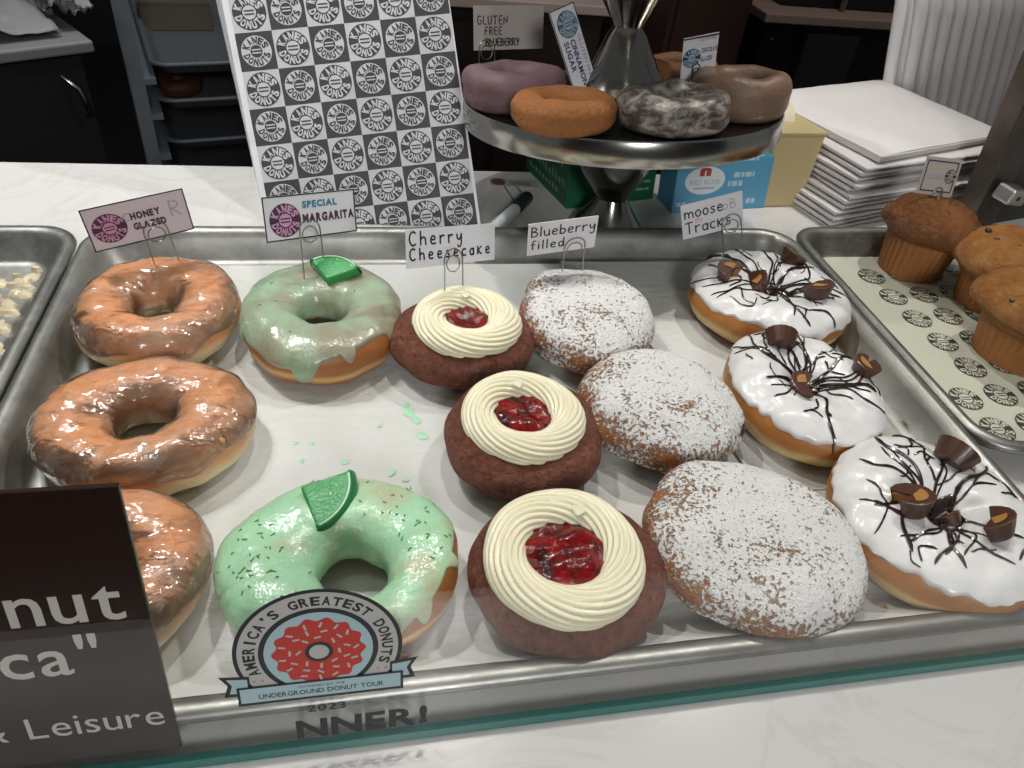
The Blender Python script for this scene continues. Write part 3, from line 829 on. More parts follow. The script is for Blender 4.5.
o = gs.build('icing_smears', plain('dried_mint_icing', 'a9d9b4', 0.4, coat=0.3), kind='stuff'); tag(o, 'small smears of green icing dropped on the parchment', 'icing smears')
gs = MB()
for k in range(70):
    u = rnd.random(); cx = -0.255 - abs(rnd.gauss(0, 0.022)) if u < 0.5 else -0.30 + rnd.gauss(0, 0.03); cy = rnd.gauss(0.555, 0.035) if u < 0.8 else rnd.uniform(0.42, 0.5)
    if cx > -0.259: cx = -0.259 - rnd.random() * 0.02
    if cy > 0.592: cy = 0.592 - rnd.random() * 0.03
    smear(gs, cx, cy, rnd.uniform(0.002, 0.006), rnd.uniform(1, 2.2), rnd.uniform(0, 3), 0.0023, rnd.uniform(0.0008, 0.004))
o = gs.build('glaze_scraps', plain('dried_glaze', 'd8c8a8', 0.35, coat=0.4, bump=(150, 0.001), var=0.25, vs=80), kind='stuff'); tag(o, 'flakes of dried glaze left in the empty tray', 'glaze scraps')

# ---------------------------------------------------------------- cards on wire holders
def card(label, cen, u, v, w, h, mat, draw, clip, legs_z, border=0.0010, border_mat=None, cat='sign', leg_dir=None, name='flavor_card', clip_h=0.42, clip_w=0.0170):
    u = V(u).normalized(); v = V(v); v = (v - u * u.dot(v)).normalized(); n = u.cross(v).normalized()
    cen = V(cen)
    if n.dot(CAM - cen) < 0: n = -n
    O = cen - u * w / 2 - v * h / 2
    cx = clip * w
    foot = O + u * cx; root = V((foot.x, foot.y, legs_z))
    t = thing(name, label, cat, root, 0, 'flavor cards')
    L = lambda p: p - root
    th = 0.0005
    b = MB(); c4 = [O, O + u * w, O + u * w + v * h, O + v * h]
    b.hexa([L(p) - n * th for p in c4], [L(p) for p in c4]); cd = b.build('card', mat, t)
    F = Flat(L(O) + n * 0.00005, u, v)
    F.N = n
    mats = [border_mat or print_black]
    if border:
        e = border
        for r in ((0, 0, w, e), (0, h - e, w, h), (0, e, e, h - e), (w - e, e, w, h - e)): F.put(rect2d(*r), 0, 1)
    extra = draw(F, w, h)
    F.mb.build('printed_lettering', mats + extra, cd)
    # bent wire holder
    wb = MB(); yt = h * clip_h; hw = clip_w / 2; off = n * 0.0013
    base = (root - O).dot(v)
    def P(x, y): return L(O + u * (cx + x) + v * y + off)
    arch = [P(-hw * 1.05, base - 0.006)] + [P(-hw, base + (yt - hw - base) * k / 4) for k in range(1, 4)]
    arch += [P(hw * cos(a), yt - hw + hw * sin(a)) for a in [pi - pi * k / 12 for k in range(13)]]
    arch += [P(hw * 1.02, base + (yt - hw - base) * k / 4) for k in (3, 2, 1)] + [P(hw * 1.1, base - 0.006)]
    wb.tube(arch, 0.00055, 6)
    h2 = hw * 0.72; lo = [P(h2 * cos(a), yt - hw - 0.003 + h2 * sin(a)) - off * 0.4 for a in [pi * k / 10 for k in range(21)]]
    wb.tube(lo, 0.00045, 6)
    wb.build('wire_holder', wire_metal, t)
    return t
def T(F, s, x, y, h, mi, width=None, off=0.02, align='l', track=0.08, layer=2): F.put(text2d(s, x, y, h, width, off, align, track), mi, layer)
def d_honey(F, w, h):
    emblem(F, 0.0150, 0.0165, 0.0118, 1, 2, 3)
    T(F, 'HONEY', 0.0305, 0.0195, 0.0050, 1, 0.0210, 0.06); T(F, 'GLAZED', 0.0305, 0.0110, 0.0050, 1, 0.0230, 0.06)
    F.put(strokes('R', 0.0125, 0.0008, 0.0585, 0.015), 4, 1); F.put(strokes('c', 0.010, 0.0006, 0.0260, 0.019), 4, 1)
    return [print_plum, print_pink, print_plum, print_grey]
card('HONEY GLAZED card with a round purple emblem, behind the back glazed donut', (-0.1558, 0.5353, 0.0803), (0.937, 0.338, 0.092), (-0.074, -0.064, 0.995), 0.0708, 0.0353, card_lilac, d_honey, 0.62, 0.040)
def d_marg(F, w, h):
    emblem(F, 0.0165, 0.0150, 0.0125, 1, 2, 3)
    T(F, 'SPECIAL', 0.0310, 0.0230, 0.0046, 4, 0.0290, 0.05); T(F, 'MARGARITA', 0.0305, 0.0120, 0.0058, 1, 0.0435, 0.06)
    return [print_plum, print_pink, print_plum, print_teal]
card('SPECIAL MARGARITA card with a purple emblem, on a wire in the dull green donut', (-0.0325, 0.5376, 0.0842), (0.85, 0.45, -0.12), (-0.086, 0.30, 0.946), 0.0757, 0.0333, card_white, d_marg, 0.46, 0.036)
def d_cherry(F, w, h):
    F.put(strokes('Cherry', 0.0100, 0.0011, 0.003, 0.0165, 0.42), 1, 1); F.put(strokes('CheesecaKe', 0.0085, 0.0011, 0.003, 0.0058, 0.48), 1, 1)
    return [marker_ink]
card('handwritten Cherry Cheesecake card on a wire behind the back cream ringed donut', (0.0717, 0.4966, 0.0816), (0.86, 0.45, -0.18), (-0.06, 0.36, 0.93), 0.0830, 0.0285, card_white, d_cherry, 0.50, 0.046, border=0)
def d_blue(F, w, h):
    F.put(strokes('Blueberry', 0.0095, 0.0010, 0.003, 0.0190, 0.24), 1, 1); F.put(strokes('filled', 0.0090, 0.0010, 0.003, 0.0060, 0.30), 1, 1)
    return [marker_ink]
card('handwritten Blueberry filled card on a wire behind the back sugared donut', (0.1609, 0.5101, 0.0819), (0.992, 0.049, 0.115), (-0.104, -0.18, 0.978), 0.0566, 0.0322, card_white, d_blue, 0.70, 0.050, border=0)
def d_moose(F, w, h):
    F.put(strokes('moose', 0.0100, 0.0010, 0.003, 0.0190, 0.22), 1, 1); F.put(strokes('TracKs', 0.0105, 0.0010, 0.003, 0.0045, 0.24), 1, 1)
    F.put(strokes('m', 0.007, 0.0006, 0.0125, 0.0130), 2, 1)
    F.put(strokes('oB', 0.009, 0.0006, 0.037, 0.019), 3, 1)
    return [marker_ink, print_red, print_grey]
card('handwritten moose Tracks card on a wire behind the back white iced donut', (0.3059, 0.55, 0.0798), (0.955, -0.036, 0.295), (-0.289, 0.12, 0.95), 0.0545, 0.0326, card_white, d_moose, 0.80, 0.040, border=0)

# ---------------------------------------------------------------- tiered stand
S0 = V((0.2564, 0.6685, 0.0))
LEAN = radians(3.3)
ST = thing('tiered_cake_stand', 'round steel tiered cake stand behind the doughnut tray', 'cake stand', S0)
PZ = 0.0950   # height of the plate above the lower neck, along the stem
TM = Matrix.Translation(V((0, 0, 0.0355))) @ Matrix.Rotation(-LEAN, 4, 'Y') @ Matrix.Rotation(radians(-8.0), 4, 'X')   # bent at the lower neck
MB().lathe([(0.0375, 0.0), (0.038, 0.003), (0.0370, 0.006), (0.0325, 0.012), (0.0265, 0.020), (0.0205, 0.029), (0.0155, 0.0385)], 56).build('base', steel_dark, ST)
MB().lathe([(0.0150, 0.0), (0.0170, 0.004), (0.024, 0.014), (0.033, 0.028), (0.041, 0.046), (0.048, 0.068), (0.053, PZ - 0.005)], 56, 0, TM).build('lower_cone', steel_dark, ST)
plate = MB().lathe([(0.050, PZ - 0.004), (0.1462, PZ - 0.004), (0.1470, PZ - 0.0195), (0.1485, PZ - 0.0203), (0.1492, PZ - 0.019), (0.1492, PZ - 0.001), (0.1480, PZ + 0.0012), (0.1462, PZ + 0.0010), (0.1448, PZ), (0.02, PZ)], 96, 0, TM)
plate.build('plate', steel, ST)
MB().lathe([(0.058, PZ + 0.0005), (0.058, PZ + 0.004), (0.051, PZ + 0.006), (0.044, PZ + 0.012), (0.030, PZ + 0.032), (0.0185, PZ + 0.057), (0.0135, PZ + 0.064)], 56, 0, TM).build('middle_cone', steel_dark, ST)
MB().lathe([(0.0130, PZ + 0.063), (0.015, PZ + 0.068), (0.024, PZ + 0.084), (0.036, PZ + 0.108), (0.050, PZ + 0.150), (0.052, PZ + 0.158)], 56, 0, TM).build('upper_cone', steel_dark, ST)
MB().lathe([(0.02, PZ + 0.160), (0.105, PZ + 0.158), (0.1165, PZ + 0.163), (0.120, PZ + 0.180), (0.118, PZ + 0.180), (0.114, PZ + 0.167), (0.02, PZ + 0.163)], 80, 0, TM).build('upper_plate', steel, ST)
TW = Matrix.Translation(S0) @ TM
def on_plate(x, y): return TW @ V((x, y, PZ + 0.0002))
PROT = (Matrix.Rotation(-LEAN, 3, 'Y') @ Matrix.Rotation(radians(-8.0), 3, 'X')).to_euler()

def mk_cake(name, c1, c2, bumpd=0.0008, rough=0.6, coat=0.0, sc=60):
    g = N(name); f = g.noise(sc, 6, 0.62); c = g.mix(f, c1, c2)
    return g.done(g.bsdf(c, rough, 0, g.bump(g.noise(320, 5, 0.65), bumpd), coat=coat, coat_rough=0.15))
def mk_choc_glaze():
    g = N('glazed_chocolate_cake'); f = g.noise(62, 5, 0.6, g.mapping((1, 1, 1.8)), 0.9)
    m = g.ramp(f, [(0.42, 0.0), (0.62, 1.0)]); c = g.mix(m, '4a3f39', '9d968d')
    return g.done(g.bsdf(c, 0.4, 0, g.bump(g.noise(120, 4), 0.002), coat=0.1))
def stand_donut(label, px, py, r, h, hole, seed, mat, lump=0.003, glz=False, ry=None):
    p = on_plate(px, py)
    t = thing('cake_donut', label, 'donut', p, 0, 'donuts on the cake stand'); t.rotation_euler = PROT
    R = Ring(r, ry or r, h, hole, seed, 0, lump=lump, pinch=0.0012, sq=0.8, bz=0.45)
    b = R.body(88, 40); b.build('dough', mat, t)
    return t
stand_donut('dusky purple gluten free blueberry donut on the left side of the steel stand', -0.1060, -0.0150, 0.0465, 0.034, 0.0150, 51, mk_cake('blueberry_cake', '806468', '5f4549'), 0.0045)
stand_donut('cinnamon sugar donut with a grainy orange brown crust on the steel stand front', -0.0790, -0.0930, 0.0440, 0.027, 0.0120, 52, mk_cake('cinnamon_sugar_cake', 'b97a42', '8a4f22', 0.0025, 0.7, 0, 260), 0.003)
stand_donut('dark chocolate donut veined with white glaze on the front of the steel stand', 0.0130, -0.1000, 0.0475, 0.030, 0.014, 53, mk_choc_glaze(), 0.0045)
stand_donut('smooth brown glazed donut at the right side of the steel stand', 0.0885, -0.0630, 0.0430, 0.036, 0.0190, 54, mk_cake('brown_glazed_cake', '8f7460', '6f5340', 0.0008, 0.4, 0.15), 0.002)
stand_donut('plain brown donut at the back of the steel stand, mostly hidden by a card', 0.0680, 0.0380, 0.0400, 0.031, 0.0150, 55, mk_cake('plain_brown_cake', '9a6838', '7a4a24', 0.001), 0.003)

def d_gf(F, w, h):
    F.put(strokes('GLUTEN', 0.0072, 0.0009, 0.004, 0.0225, 0.28), 1, 1); F.put(strokes('FREE', 0.0066, 0.0009, 0.012, 0.0135, 0.30), 1, 1); F.put(strokes('BLUEBERRY', 0.0062, 0.0011, 0.013, 0.0038, 0.20), 1, 1)
    return [plain('worn_marker_ink', '35322f', 0.6)]
card('handwritten GLUTEN FREE BLUEBERRY card over the purple donut', (0.1535, 0.7614, 0.1668), (0.93, 0.33, -0.03), (-0.046, 0.231, 0.972), 0.0780, 0.0385, card_dull, d_gf, 0.17, 0.125, border=0, clip_h=0.25)
def d_back(F, w, h):
    T(F, '.', 0.01, 0.01, 0.003, 1); return [print_grey]
def d_cin(F, w, h):
    F.put(disc2d(1.0), 1, 1, 0.0150, h - 0.015, 0.0105)
    emblem(F, 0.0150, h - 0.0150, 0.0112, 2, 1, 2)
    vs, fs = text2d('CINNAMON', 0, 0, 0.0050, 0.040, 0.03); F.put((vs, fs), 3, 2, 0.0125, h - 0.028, 1, -pi / 2)
    vs, fs = text2d('SUGAR', 0, 0, 0.0050, 0.026, 0.03); F.put((vs, fs), 3, 2, 0.0050, h - 0.028, 1, -pi / 2)
    vs, fs = text2d('GLUTEN FREE', 0, 0, 0.0032, 0.040, 0.0); F.put((vs, fs), 4, 2, 0.0215, h - 0.026, 1, -pi / 2)
    return [plain('pale_blue_print', 'a9bccb', 0.5), plain('deep_teal_print', '2c5b70', 0.5), plain('navy_print', '2b3a5c', 0.5), plain('mauve_print', '9b7f98', 0.5)]
card('narrow CINNAMON SUGAR card tipped on its end beside the cinnamon donut', (0.1979, 0.6798, 0.1729), (0.85, 0.45, 0.25), (-0.44, 0.25, 0.86), 0.0280, 0.0740, card_white, d_cin, 0.05, 0.138, border=0.0009, clip_h=0.10, clip_w=0.012)
def d_choc(F, w, h):
    F.put(disc2d(1.0), 2, 1, 0.0090, 0.0190, 0.0085)
    emblem(F, 0.0090, 0.0190, 0.0085, 2, 1, 2)
    T(F, 'GLUTEN FREE', 0.0150, 0.0330, 0.0030, 4, 0.0160, 0.0); T(F, 'CHOCOLATE', 0.0178, 0.0225, 0.0040, 3, 0.0150, 0.02); T(F, 'GLAZED', 0.0178, 0.0145, 0.0040, 3, 0.0110, 0.02)
    F.put(rect2d(0, h - 0.0020, w, h - 0.0006), 0, 2)
    return [plain('pale_blue_print', 'b5c6d2', 0.5), plain('deep_teal_print', '2c6b80', 0.5), plain('navy_print', '3c4a66', 0.5), plain('mauve_print', 'a97f8c', 0.5)]
card('small CHOCOLATE GLAZED card with a teal emblem above the chocolate donut', (0.3085, 0.6600, 0.1788), (0.98, 0.05, 0.20), (-0.25, -0.10, 0.96), 0.0330, 0.0380, card_white, d_choc, 0.42, 0.150, border=0.0, clip_h=0.36, clip_w=0.007)

# ---------------------------------------------------------------- muffins
liner_paper = (lambda g: g.done(g.bsdf(g.mix(g.noise(30, 4), 'b0753f', '8e5629'), 0.6)))(N('muffin_paper'))
def mk_muffin(name, a, b, c, sc=18):
    g = N(name); z = g.sep()[2]; f = g.noise(sc, 5, 0.6); f2 = g.noise(120, 5, 0.65)
    col = g.mix(g.ramp(f, [(0.32, 0.0), (0.68, 1.0)]), a, b); col = g.mix(g.ramp(f2, [(0.45, 0.0), (0.75, 0.8)]), col, c)
    return g.done(g.bsdf(col, 0.5, 0, g.bump(g.math('ADD', g.noise(300, 6, 0.7), g.math('MULTIPLY', g.noise(80, 4), 1.8)), 0.011), coat=0.0))
muf_brown = mk_muffin('brown_muffin_top', 'a66733', '854d24', 'b87d42')
muf_gold = mk_muffin('golden_muffin_top', 'b8672a', 'd8964a', 'dfb068', 26)
berry = plain('baked_berry', '2a1a20', 0.4, 0, 0.2)
def muffin(label, x, y, rb, rt, hl, rd, hd, seed, mat, nb):
    t = thing('muffin', label, 'muffin', (x, y, 0.0040), 0, 'muffins on the printed paper')
    lb = MB(); rows = []; n = 34 * 6
    for j in range(7):
        s_ = j / 6; row = []
        for k in range(n):
            a = 2 * pi * k / n; r = rb + (rt - rb) * s_ + 0.0010 * (0.3 + 0.7 * s_) * sin(34 * a) + 0.0008 * sin(3 * a + seed)
            row.append(V((r * cos(a), r * sin(a), hl * s_ + (0.0015 * sin(2 * a + seed) if j == 6 else 0))))
        rows.append(row)
    o = len(lb.v); lb.grid(rows, True, False); lb.f.append(list(range(n - 1, -1, -1))); lb.mi.append(0); lb.sm.append(False)
    lb.build('paper_liner', liner_paper, t)
    tb = MB(); rows = []
    for j in range(33):
        v = -0.75 + (pi / 2 - 0.02 + 0.75) * j / 32; row = []
        for k in range(72):
            a = 2 * pi * k / 72; cv = cos(v); sv = sin(v)
            R = rd * (1 + 0.10 * nz((cos(a), sin(a), 0), 1.5, seed))
            r = R * cv ** 0.75; z = hl + 0.004 + (hd if sv > 0 else rd * 0.35) * sv
            if v < -0.3: r = min(r, rt + 0.002 + (r - rt) * 0.4)
            p = V((r * cos(a), r * sin(a), z))
            crk = abs(nz(p, 32, seed + 3)); p.z += 0.004 * nz(p, 38, seed) - 0.0035 * math.exp(-(crk / 0.06) ** 2) * (1 if v > 0.2 else 0)
            row.append(p)
        rows.append(row)
    tb.grid(rows, True, False); e = 32 * 72
    tb.f.append(list(range(e, e + 72))); tb.mi.append(0); tb.sm.append(True)
    tb.f.append(list(range(71, -1, -1))); tb.mi.append(0); tb.sm.append(True)
    tb.build('muffin_top', mat, t)
    bv = bvh_of(tb); rnd = random.Random(seed)
    for (a, r) in nb:
        a = radians(a); r = rd * r
        p, nn = drop(bv, r * cos(a), r * sin(a))
        if p is None: continue
        q = MB(); rr = rnd.uniform(0.0018, 0.0036)
        q.grid([[p - nn * rr * 0.35 + V((rr * cos(w) * cos(2 * pi * i / 12), rr * cos(w) * sin(2 * pi * i / 12), rr * 0.7 * sin(w))) for i in range(12)] for w in [-1.4 + 2.8 * j / 7 for j in range(8)]], True, False)
        q.build('berry', berry, t)
    return t
muffin('brown muffin alone at the back of the muffin tray, in front of the paper bags', 0.5600, 0.5830, 0.0300, 0.0355, 0.047, 0.0450, 0.025, 61, muf_brown, [(255, 0.45)])
muffin('golden blueberry muffin in the rear of the pair at the right edge', 0.6080, 0.5190, 0.0310, 0.0380, 0.043, 0.0520, 0.024, 62, muf_gold, [(170, 0.5), (215, 0.25), (130, 0.6), (240, 0.75)])
muffin('golden orange muffin in a ribbed paper liner, front of the pair at the right edge', 0.5720, 0.4380, 0.0320, 0.0400, 0.045, 0.0530, 0.025, 63, muf_gold, [(188, 0.80), (120, 0.4), (262, 0.6)])
def d_muf(F, w, h):
    e = 0.0012; i = 0.003
    for r in ((i, i, w - i, i + e), (i, h - i - e, w - i, h - i), (i, i, i + e, h - i), (w - i - e, i, w - i, h - i)): F.put(rect2d(*r), 0, 1)
    emblem(F, 0.0350, 0.0185, 0.0068, 1, 2, 1); F.put(rect2d(0.006, 0.016, 0.026, 0.0195), 3, 1)
    return [print_black, card_dull, print_grey]
card('small framed card stuck in the back brown muffin', (0.5560, 0.5960, 0.0990), (0.985, 0.05, -0.10), (0.02, 0.30, 0.95), 0.0440, 0.0350, card_dull, d_muf, 0.58, 0.072, border=0, clip_h=0.22, clip_w=0.010)

# ---------------------------------------------------------------- printed paper bag
BG = thing('paper_bag', 'tall white paper bag printed with a checkerboard of round emblems behind the tray', 'bag', (-0.085, 0.681, 0.0))
bc = V((-0.004, 0.470, 0.883)).normalized(); br = V((0.990, 0.020, 0.137)).normalized(); bc = (bc - br * br.dot(bc)).normalized(); bn = br.cross(bc)
W_, H_ = 0.2080, 0.345
def bagp(x, y): return br * x + bc * y
fl, frr = V((0, 0, 0)), bagp(W_, -0.032); tl, tr = bagp(0, H_), bagp(W_ - 0.004, H_)
bl, brb = V((-0.016, 0.096, 0)), V((0.200, 0.100, 0.0)); frr.z = max(frr.z, 0.0); frr = V((frr.x, frr.y, 0.0))
btl, btr = tl + V((-0.020, 0.060, 0.010)), tr + V((-0.002, 0.060, 0.006))
bb = MB(); ns = 14; rows_f = []
mb = MB(); mb.add([fl, frr, tr, tl], [(0, 1, 2, 3)], 0, False)
mb.add([fl, frr, brb, bl], [(3, 2, 1, 0)], 0, False); mb.add([bl, brb, btr, btl], [(1, 0, 3, 2)], 0, False)
mb.add([tl, tr, btr, btl], [(0, 1, 2, 3)], 0, False)
for (a, b, c, d, sg) in ((fl, bl, btl, tl, -1), (frr, brb, btr, tr, 1)):   # folded sides with a crease
    rows = []
    for j in range(ns + 1):
        s_ = j / ns; p, q = a.lerp(d, s_), b.lerp(c, s_); m = (p + q) / 2 + V((-0.010 * sg * s_ * 0.3 * (1 if sg < 0 else 0.4), 0, 0))
        m += V((0.0035 * nz((s_ * 4, sg, 0), 1.5, 3), 0, 0)); rows.append([p, p.lerp(m, 0.5), m, m.lerp(q, 0.5), q])
    mb.grid(rows, False, False, 0, False)
bag_paper = plain('bag_paper', 'e6e6ea', 0.55, bump=(20, 0.003))
fb = mb.build('bag_body', bag_paper, BG)
F = Flat((0, 0, 0), br, bc, 0.00018); F.N = -bn if bn.y > 0 else bn
PT = 0.0332; mx = 0.0055
for j in range(-1, 10):
    for i in range(6):
        x0 = mx + i * PT; y0 = 0.003 + j * PT
        blk = (i + j) % 2 == 0
        F.put(rect2d(x0, y0, x0 + PT, y0 + PT), 0 if blk else 1, 1)
        emblem(F, x0 + PT / 2, y0 + PT / 2, PT * (0.41 if blk else 0.455), 0, 1, inv=blk, layer=2)
pc = F.mb.build('printed_checkerboard', [plain('bag_black_ink', '39393b', 0.55), plain('bag_light_ground', 'c9c8ca', 0.55)], fb)
bm = bmesh.new(); bm.from_mesh(pc.data)
bmesh.ops.bisect_plane(bm, geom=bm.verts[:] + bm.edges[:] + bm.faces[:], plane_co=(0, 0, 0.001), plane_no=(0, 0, 1), clear_inner=True)
bm.to_mesh(pc.data); bm.free()

# ---------------------------------------------------------------- boxes behind the stand
def skew_box(name, label, cat, b0, yaw, w, d, h, mats, lean=(-0.055, 0.12), taper=0.0):
    t = thing(name, label, cat, b0)
    ux = V((cos(yaw), sin(yaw), 0)); uy = V((-sin(yaw), cos(yaw), 0)); up = V((lean[0], lean[1], 1)) * h
    b = [V((0, 0, 0)), ux * w, ux * w + uy * d, uy * d]
    tt = [p + up + (ux * taper * (-1 if k in (0, 3) else 1) + uy * taper * (-1 if k < 2 else 1)) for k, p in enumerate(b)]
    o = MB().hexa(b, tt).build('carton', mats, t); bevel(o, 0.0012, 2)
    return t, o, ux, uy, V((lean[0], lean[1], 1)).normalized()
green_card = plain('green_carton', '1d6444', 0.45); green_print = plain('pale_green_print', '7fae8f', 0.5)
blue_card = plain('blue_carton', '5fa3c6', 0.45); blue_print = plain('light_blue_print', 'b5d5e4', 0.5)
t, o, ux, uy, up = skew_box('tea_box', 'dark green carton with pale lettering behind the stand foot', 'box', (0.2240, 0.7120, 0), radians(14), 0.112, 0.105, 0.095, green_card)
fr = MB()
F = Flat(V((0, 0, 0)), -uy, up, 0.0002); F.N = -ux
for k, (w_, h_) in enumerate(((0.075, 0.013), (0.080, 0.011), (0.064, 0.006))):
    y = (0.040, 0.021, 0.009)[k]
    x = -0.094
    rnd = random.Random(k)
    while x < -0.094 + w_ + 0.008:
        l = rnd.uniform(0.003, 0.006); F.put(rect2d(x, y, min(x + l, -0.005), y + h_ * rnd.uniform(.6, 1)), 0, 1); x += l + 0.0035
F2 = Flat(V((0, 0, 0)), ux, up, 0.0002)
for k in range(7):
    y = 0.012 + k * 0.0085; x = 0.056; rnd = random.Random(k + 20)
    while x < 0.100:
        l = rnd.uniform(0.003, 0.010); F2.put(rect2d(x, y, x + l, y + 0.0028), 0, 1); x += l + 0.002
F.mb.build('side_print', green_print, o); F2.mb.build('front_print', green_print, o)
t, o, ux, uy, up = skew_box('tea_box', 'light blue carton with a white oval badge beside the green one', 'box', (0.3420, 0.7035, 0), radians(8), 0.121, 0.036, 0.060, blue_card)
F = Flat(V((0, 0, 0)), ux, up, 0.0002)
n = 40
F.put(([(0.036 + 0.0250 * cos(2 * pi * k / n), 0.036 + 0.0155 * sin(2 * pi * k / n)) for k in range(n)], [tuple(range(n))]), 1, 1)
F.put(rect2d(0.028, 0.041, 0.034, 0.049), 2, 2); F.put(rect2d(0.036, 0.041, 0.042, 0.049), 2, 2); F.put(rect2d(0.030, 0.047, 0.040, 0.050), 2, 2)
T(F, 'RED ROSE', 0.036, 0.0315, 0.0055, 3, 0.038, 0.0, 'c'); F.put(rect2d(0.023, 0.0265, 0.049, 0.0285), 3, 2)
for (x0, x1, y, h_) in ((0.066, 0.086, 0.028, 0.006), (0.072, 0.098, 0.038, 0.0055), (0.040, 0.100, 0.056, 0.005), (0.004, 0.016, 0.008, 0.005), (0.094, 0.106, 0.007, 0.006)):
    x = x0; rnd = random.Random(int(x0 * 1e4))
    while x < x1: l = rnd.uniform(0.003, 0.009); F.put(rect2d(x, y, min(x + l, x1), y + h_), 0, 1); x += l + 0.0016
F.mb.build('carton_print', [blue_print, plain('badge_white', 'dfe6ea', 0.5), plain('badge_red', 'b5473f', 0.5), plain('badge_grey', 'a7b6c2', 0.5)], o)
# tape dispenser
td = thing('tape_dispenser', 'beige plastic tape dispenser holding a white roll, right of the blue box', 'tape dispenser', (0.459, 0.7215, 0))
ux = V((cos(.05), sin(.05), 0)); uy = V((-sin(.05), cos(.05), 0)); beige = plain('beige_plastic', 'c6b486', 0.4)
b = [V((0, 0, 0)), ux * 0.050, ux * 0.055 + uy * 0.13, uy * 0.13]
tt = [V((-0.006, 0.008, 0.082)), V((-0.006, 0.008, 0.082)) + ux * 0.062, V((-0.004, 0.008, 0.070)) + ux * 0.062 + uy * 0.13, V((-0.004, 0.008, 0.070)) + uy * 0.13]
bevel(MB().hexa(b, tt).build('housing', beige, td), 0.003, 3)
bevel(MB().hexa([p + V((0, 0, 0.0)) for p in [tt[0] - ux * 0.002 - uy * 0.002, tt[1] + ux * 0.002 - uy * 0.002, tt[2] + ux * 0.002, tt[3] - ux * 0.002]], [p + V((0, 0, 0.004)) for p in [tt[0] - ux * 0.002 - uy * 0.002, tt[1] + ux * 0.002 - uy * 0.002, tt[2] + ux * 0.002, tt[3] - ux * 0.002]]).build('rim', beige, td), 0.0012, 2)
rl = MB(); c0 = V((0.012, 0.078, 0.064)); rows = []
for (r, x) in ((0.012, 0.0), (0.034, 0.0), (0.035, 0.003), (0.035, 0.021), (0.034, 0.024), (0.012, 0.024), (0.012, 0.0)):
    rows.append([c0 + ux * x + (uy * cos(2 * pi * k / 40) + V((0, 0, 1)) * sin(2 * pi * k / 40)) * r for k in range(40)])
rl.grid(rows, True, False); rl.build('tape_roll', plain('white_tape', 'ddd6bd', 0.4), td)

# marker and fallen card
mk = thing('marker_pen', 'white marker pen with a dark green cap lying on the counter', 'pen', (0.152, 0.680, 0.0))
d = V((0.178 - 0.152, 0.718 - 0.680, 0)).normalized()
def cyl(a, b, r0, r1, n=20, mb=None):
    mb = mb or MB(); return mb.tube([a, a.lerp(b, 0.04), a.lerp(b, 0.96), b], [r0 * 0.85, r0, r1, r1 * 0.8], n)
cyl(V((0, 0, 0.0068)) - d * 0.052, d * 0.024 + V((0, 0, 0.0068)), 0.0066, 0.0066).build('barrel', plain('white_plastic', 'd7dcda', 0.3), mk)
cyl(d * 0.023 + V((0, 0, 0.0072)), d * 0.056 + V((0, 0, 0.0072)), 0.0071, 0.0068).build('cap', plain('dark_green_plastic', '1f3029', 0.35), mk)
fc = thing('flavor_card', 'small fallen card with loose wire legs lying on the counter behind the tray', 'sign', (0.170, 0.770, 0.0), radians(-6))
MB().box((-0.020, -0.006, 0.0004), (0.034, 0.012, 0.0012)).build('card', plain('grey_card', 'b3afa3', 0.6), fc)
F = Flat((-0.020, -0.006, 0.0013), (1, 0, 0), (0, 1, 0)); F.put(disc2d(1), 0, 1, 0.009, 0.009, 0.0085); F.put(rect2d(0.022, 0.003, 0.046, 0.013), 1, 1)
F.mb.build('printed_lettering', [plain('maroon_print', '6d4748', 0.5), plain('dim_print', '8e8b84', 0.5)], fc)
MB().tube([V((-0.006, -0.004, 0.002)), V((0.001, -0.030, 0.0012)), V((0.006, -0.048, 0.0008))], 0.0006).tube([V((0.008, -0.004, 0.002)), V((0.016, -0.026, 0.0012)), V((0.021, -0.044, 0.0008))], 0.0006).build('wire_holder', wire_metal, fc)

# ---------------------------------------------------------------- stack of flat paper bags
rnd = random.Random(8)
def flat_bag(i, n, z, yaw, ox, oy, w, d, th, label, mat, puff=0.0):
    t = thing('folded_paper_bag', label, 'paper bag', (ox, oy, z), yaw, 'folded paper bags in the stack')
    mb = MB(); nx, ny = 12, 10; top = []; bot = []
    for j in range(ny + 1):
        rt, rb = [], []
        for k in range(nx + 1):
            x = w * k / nx; y = d * j / ny
            e = min(1, min(k, nx - k) / 1.5) * min(1, (0.4 + min(j, ny - j)) / 1.5)
            hh = th * (0.55 + 0.45 * e) + puff * sin(pi * k / nx) * sin(pi * j / ny) + 0.0008 * nz((x, y, z), 30, i)
            rt.append(V((x, y, hh))); rb.append(V((x, y, 0.0001)))
        top.append(rt); bot.append(rb)
    mb.grid(top, False, False).grid(bot, False, False)
    for rr in ([top[0], bot[0]], [top[-1], bot[-1]], [[r[0] for r in top], [r[0] for r in bot]], [[r[-1] for r in top], [r[-1] for r in bot]]): mb.grid(rr, False, False, 0, False)
    mb.build('bag_sheet', mat, t)
    fl = MB(); fl.box((0.002, -0.0015, th * 0.35), (w - 0.002, 0.0, th * 0.55)); fl.build('bottom_fold', mat, t)
    return t
z = 0.0003; NB = 13
ords = ['second', 'third', 'fourth', 'fifth', 'sixth', 'seventh', 'eighth', 'ninth', 'tenth', 'eleventh', 'twelfth']
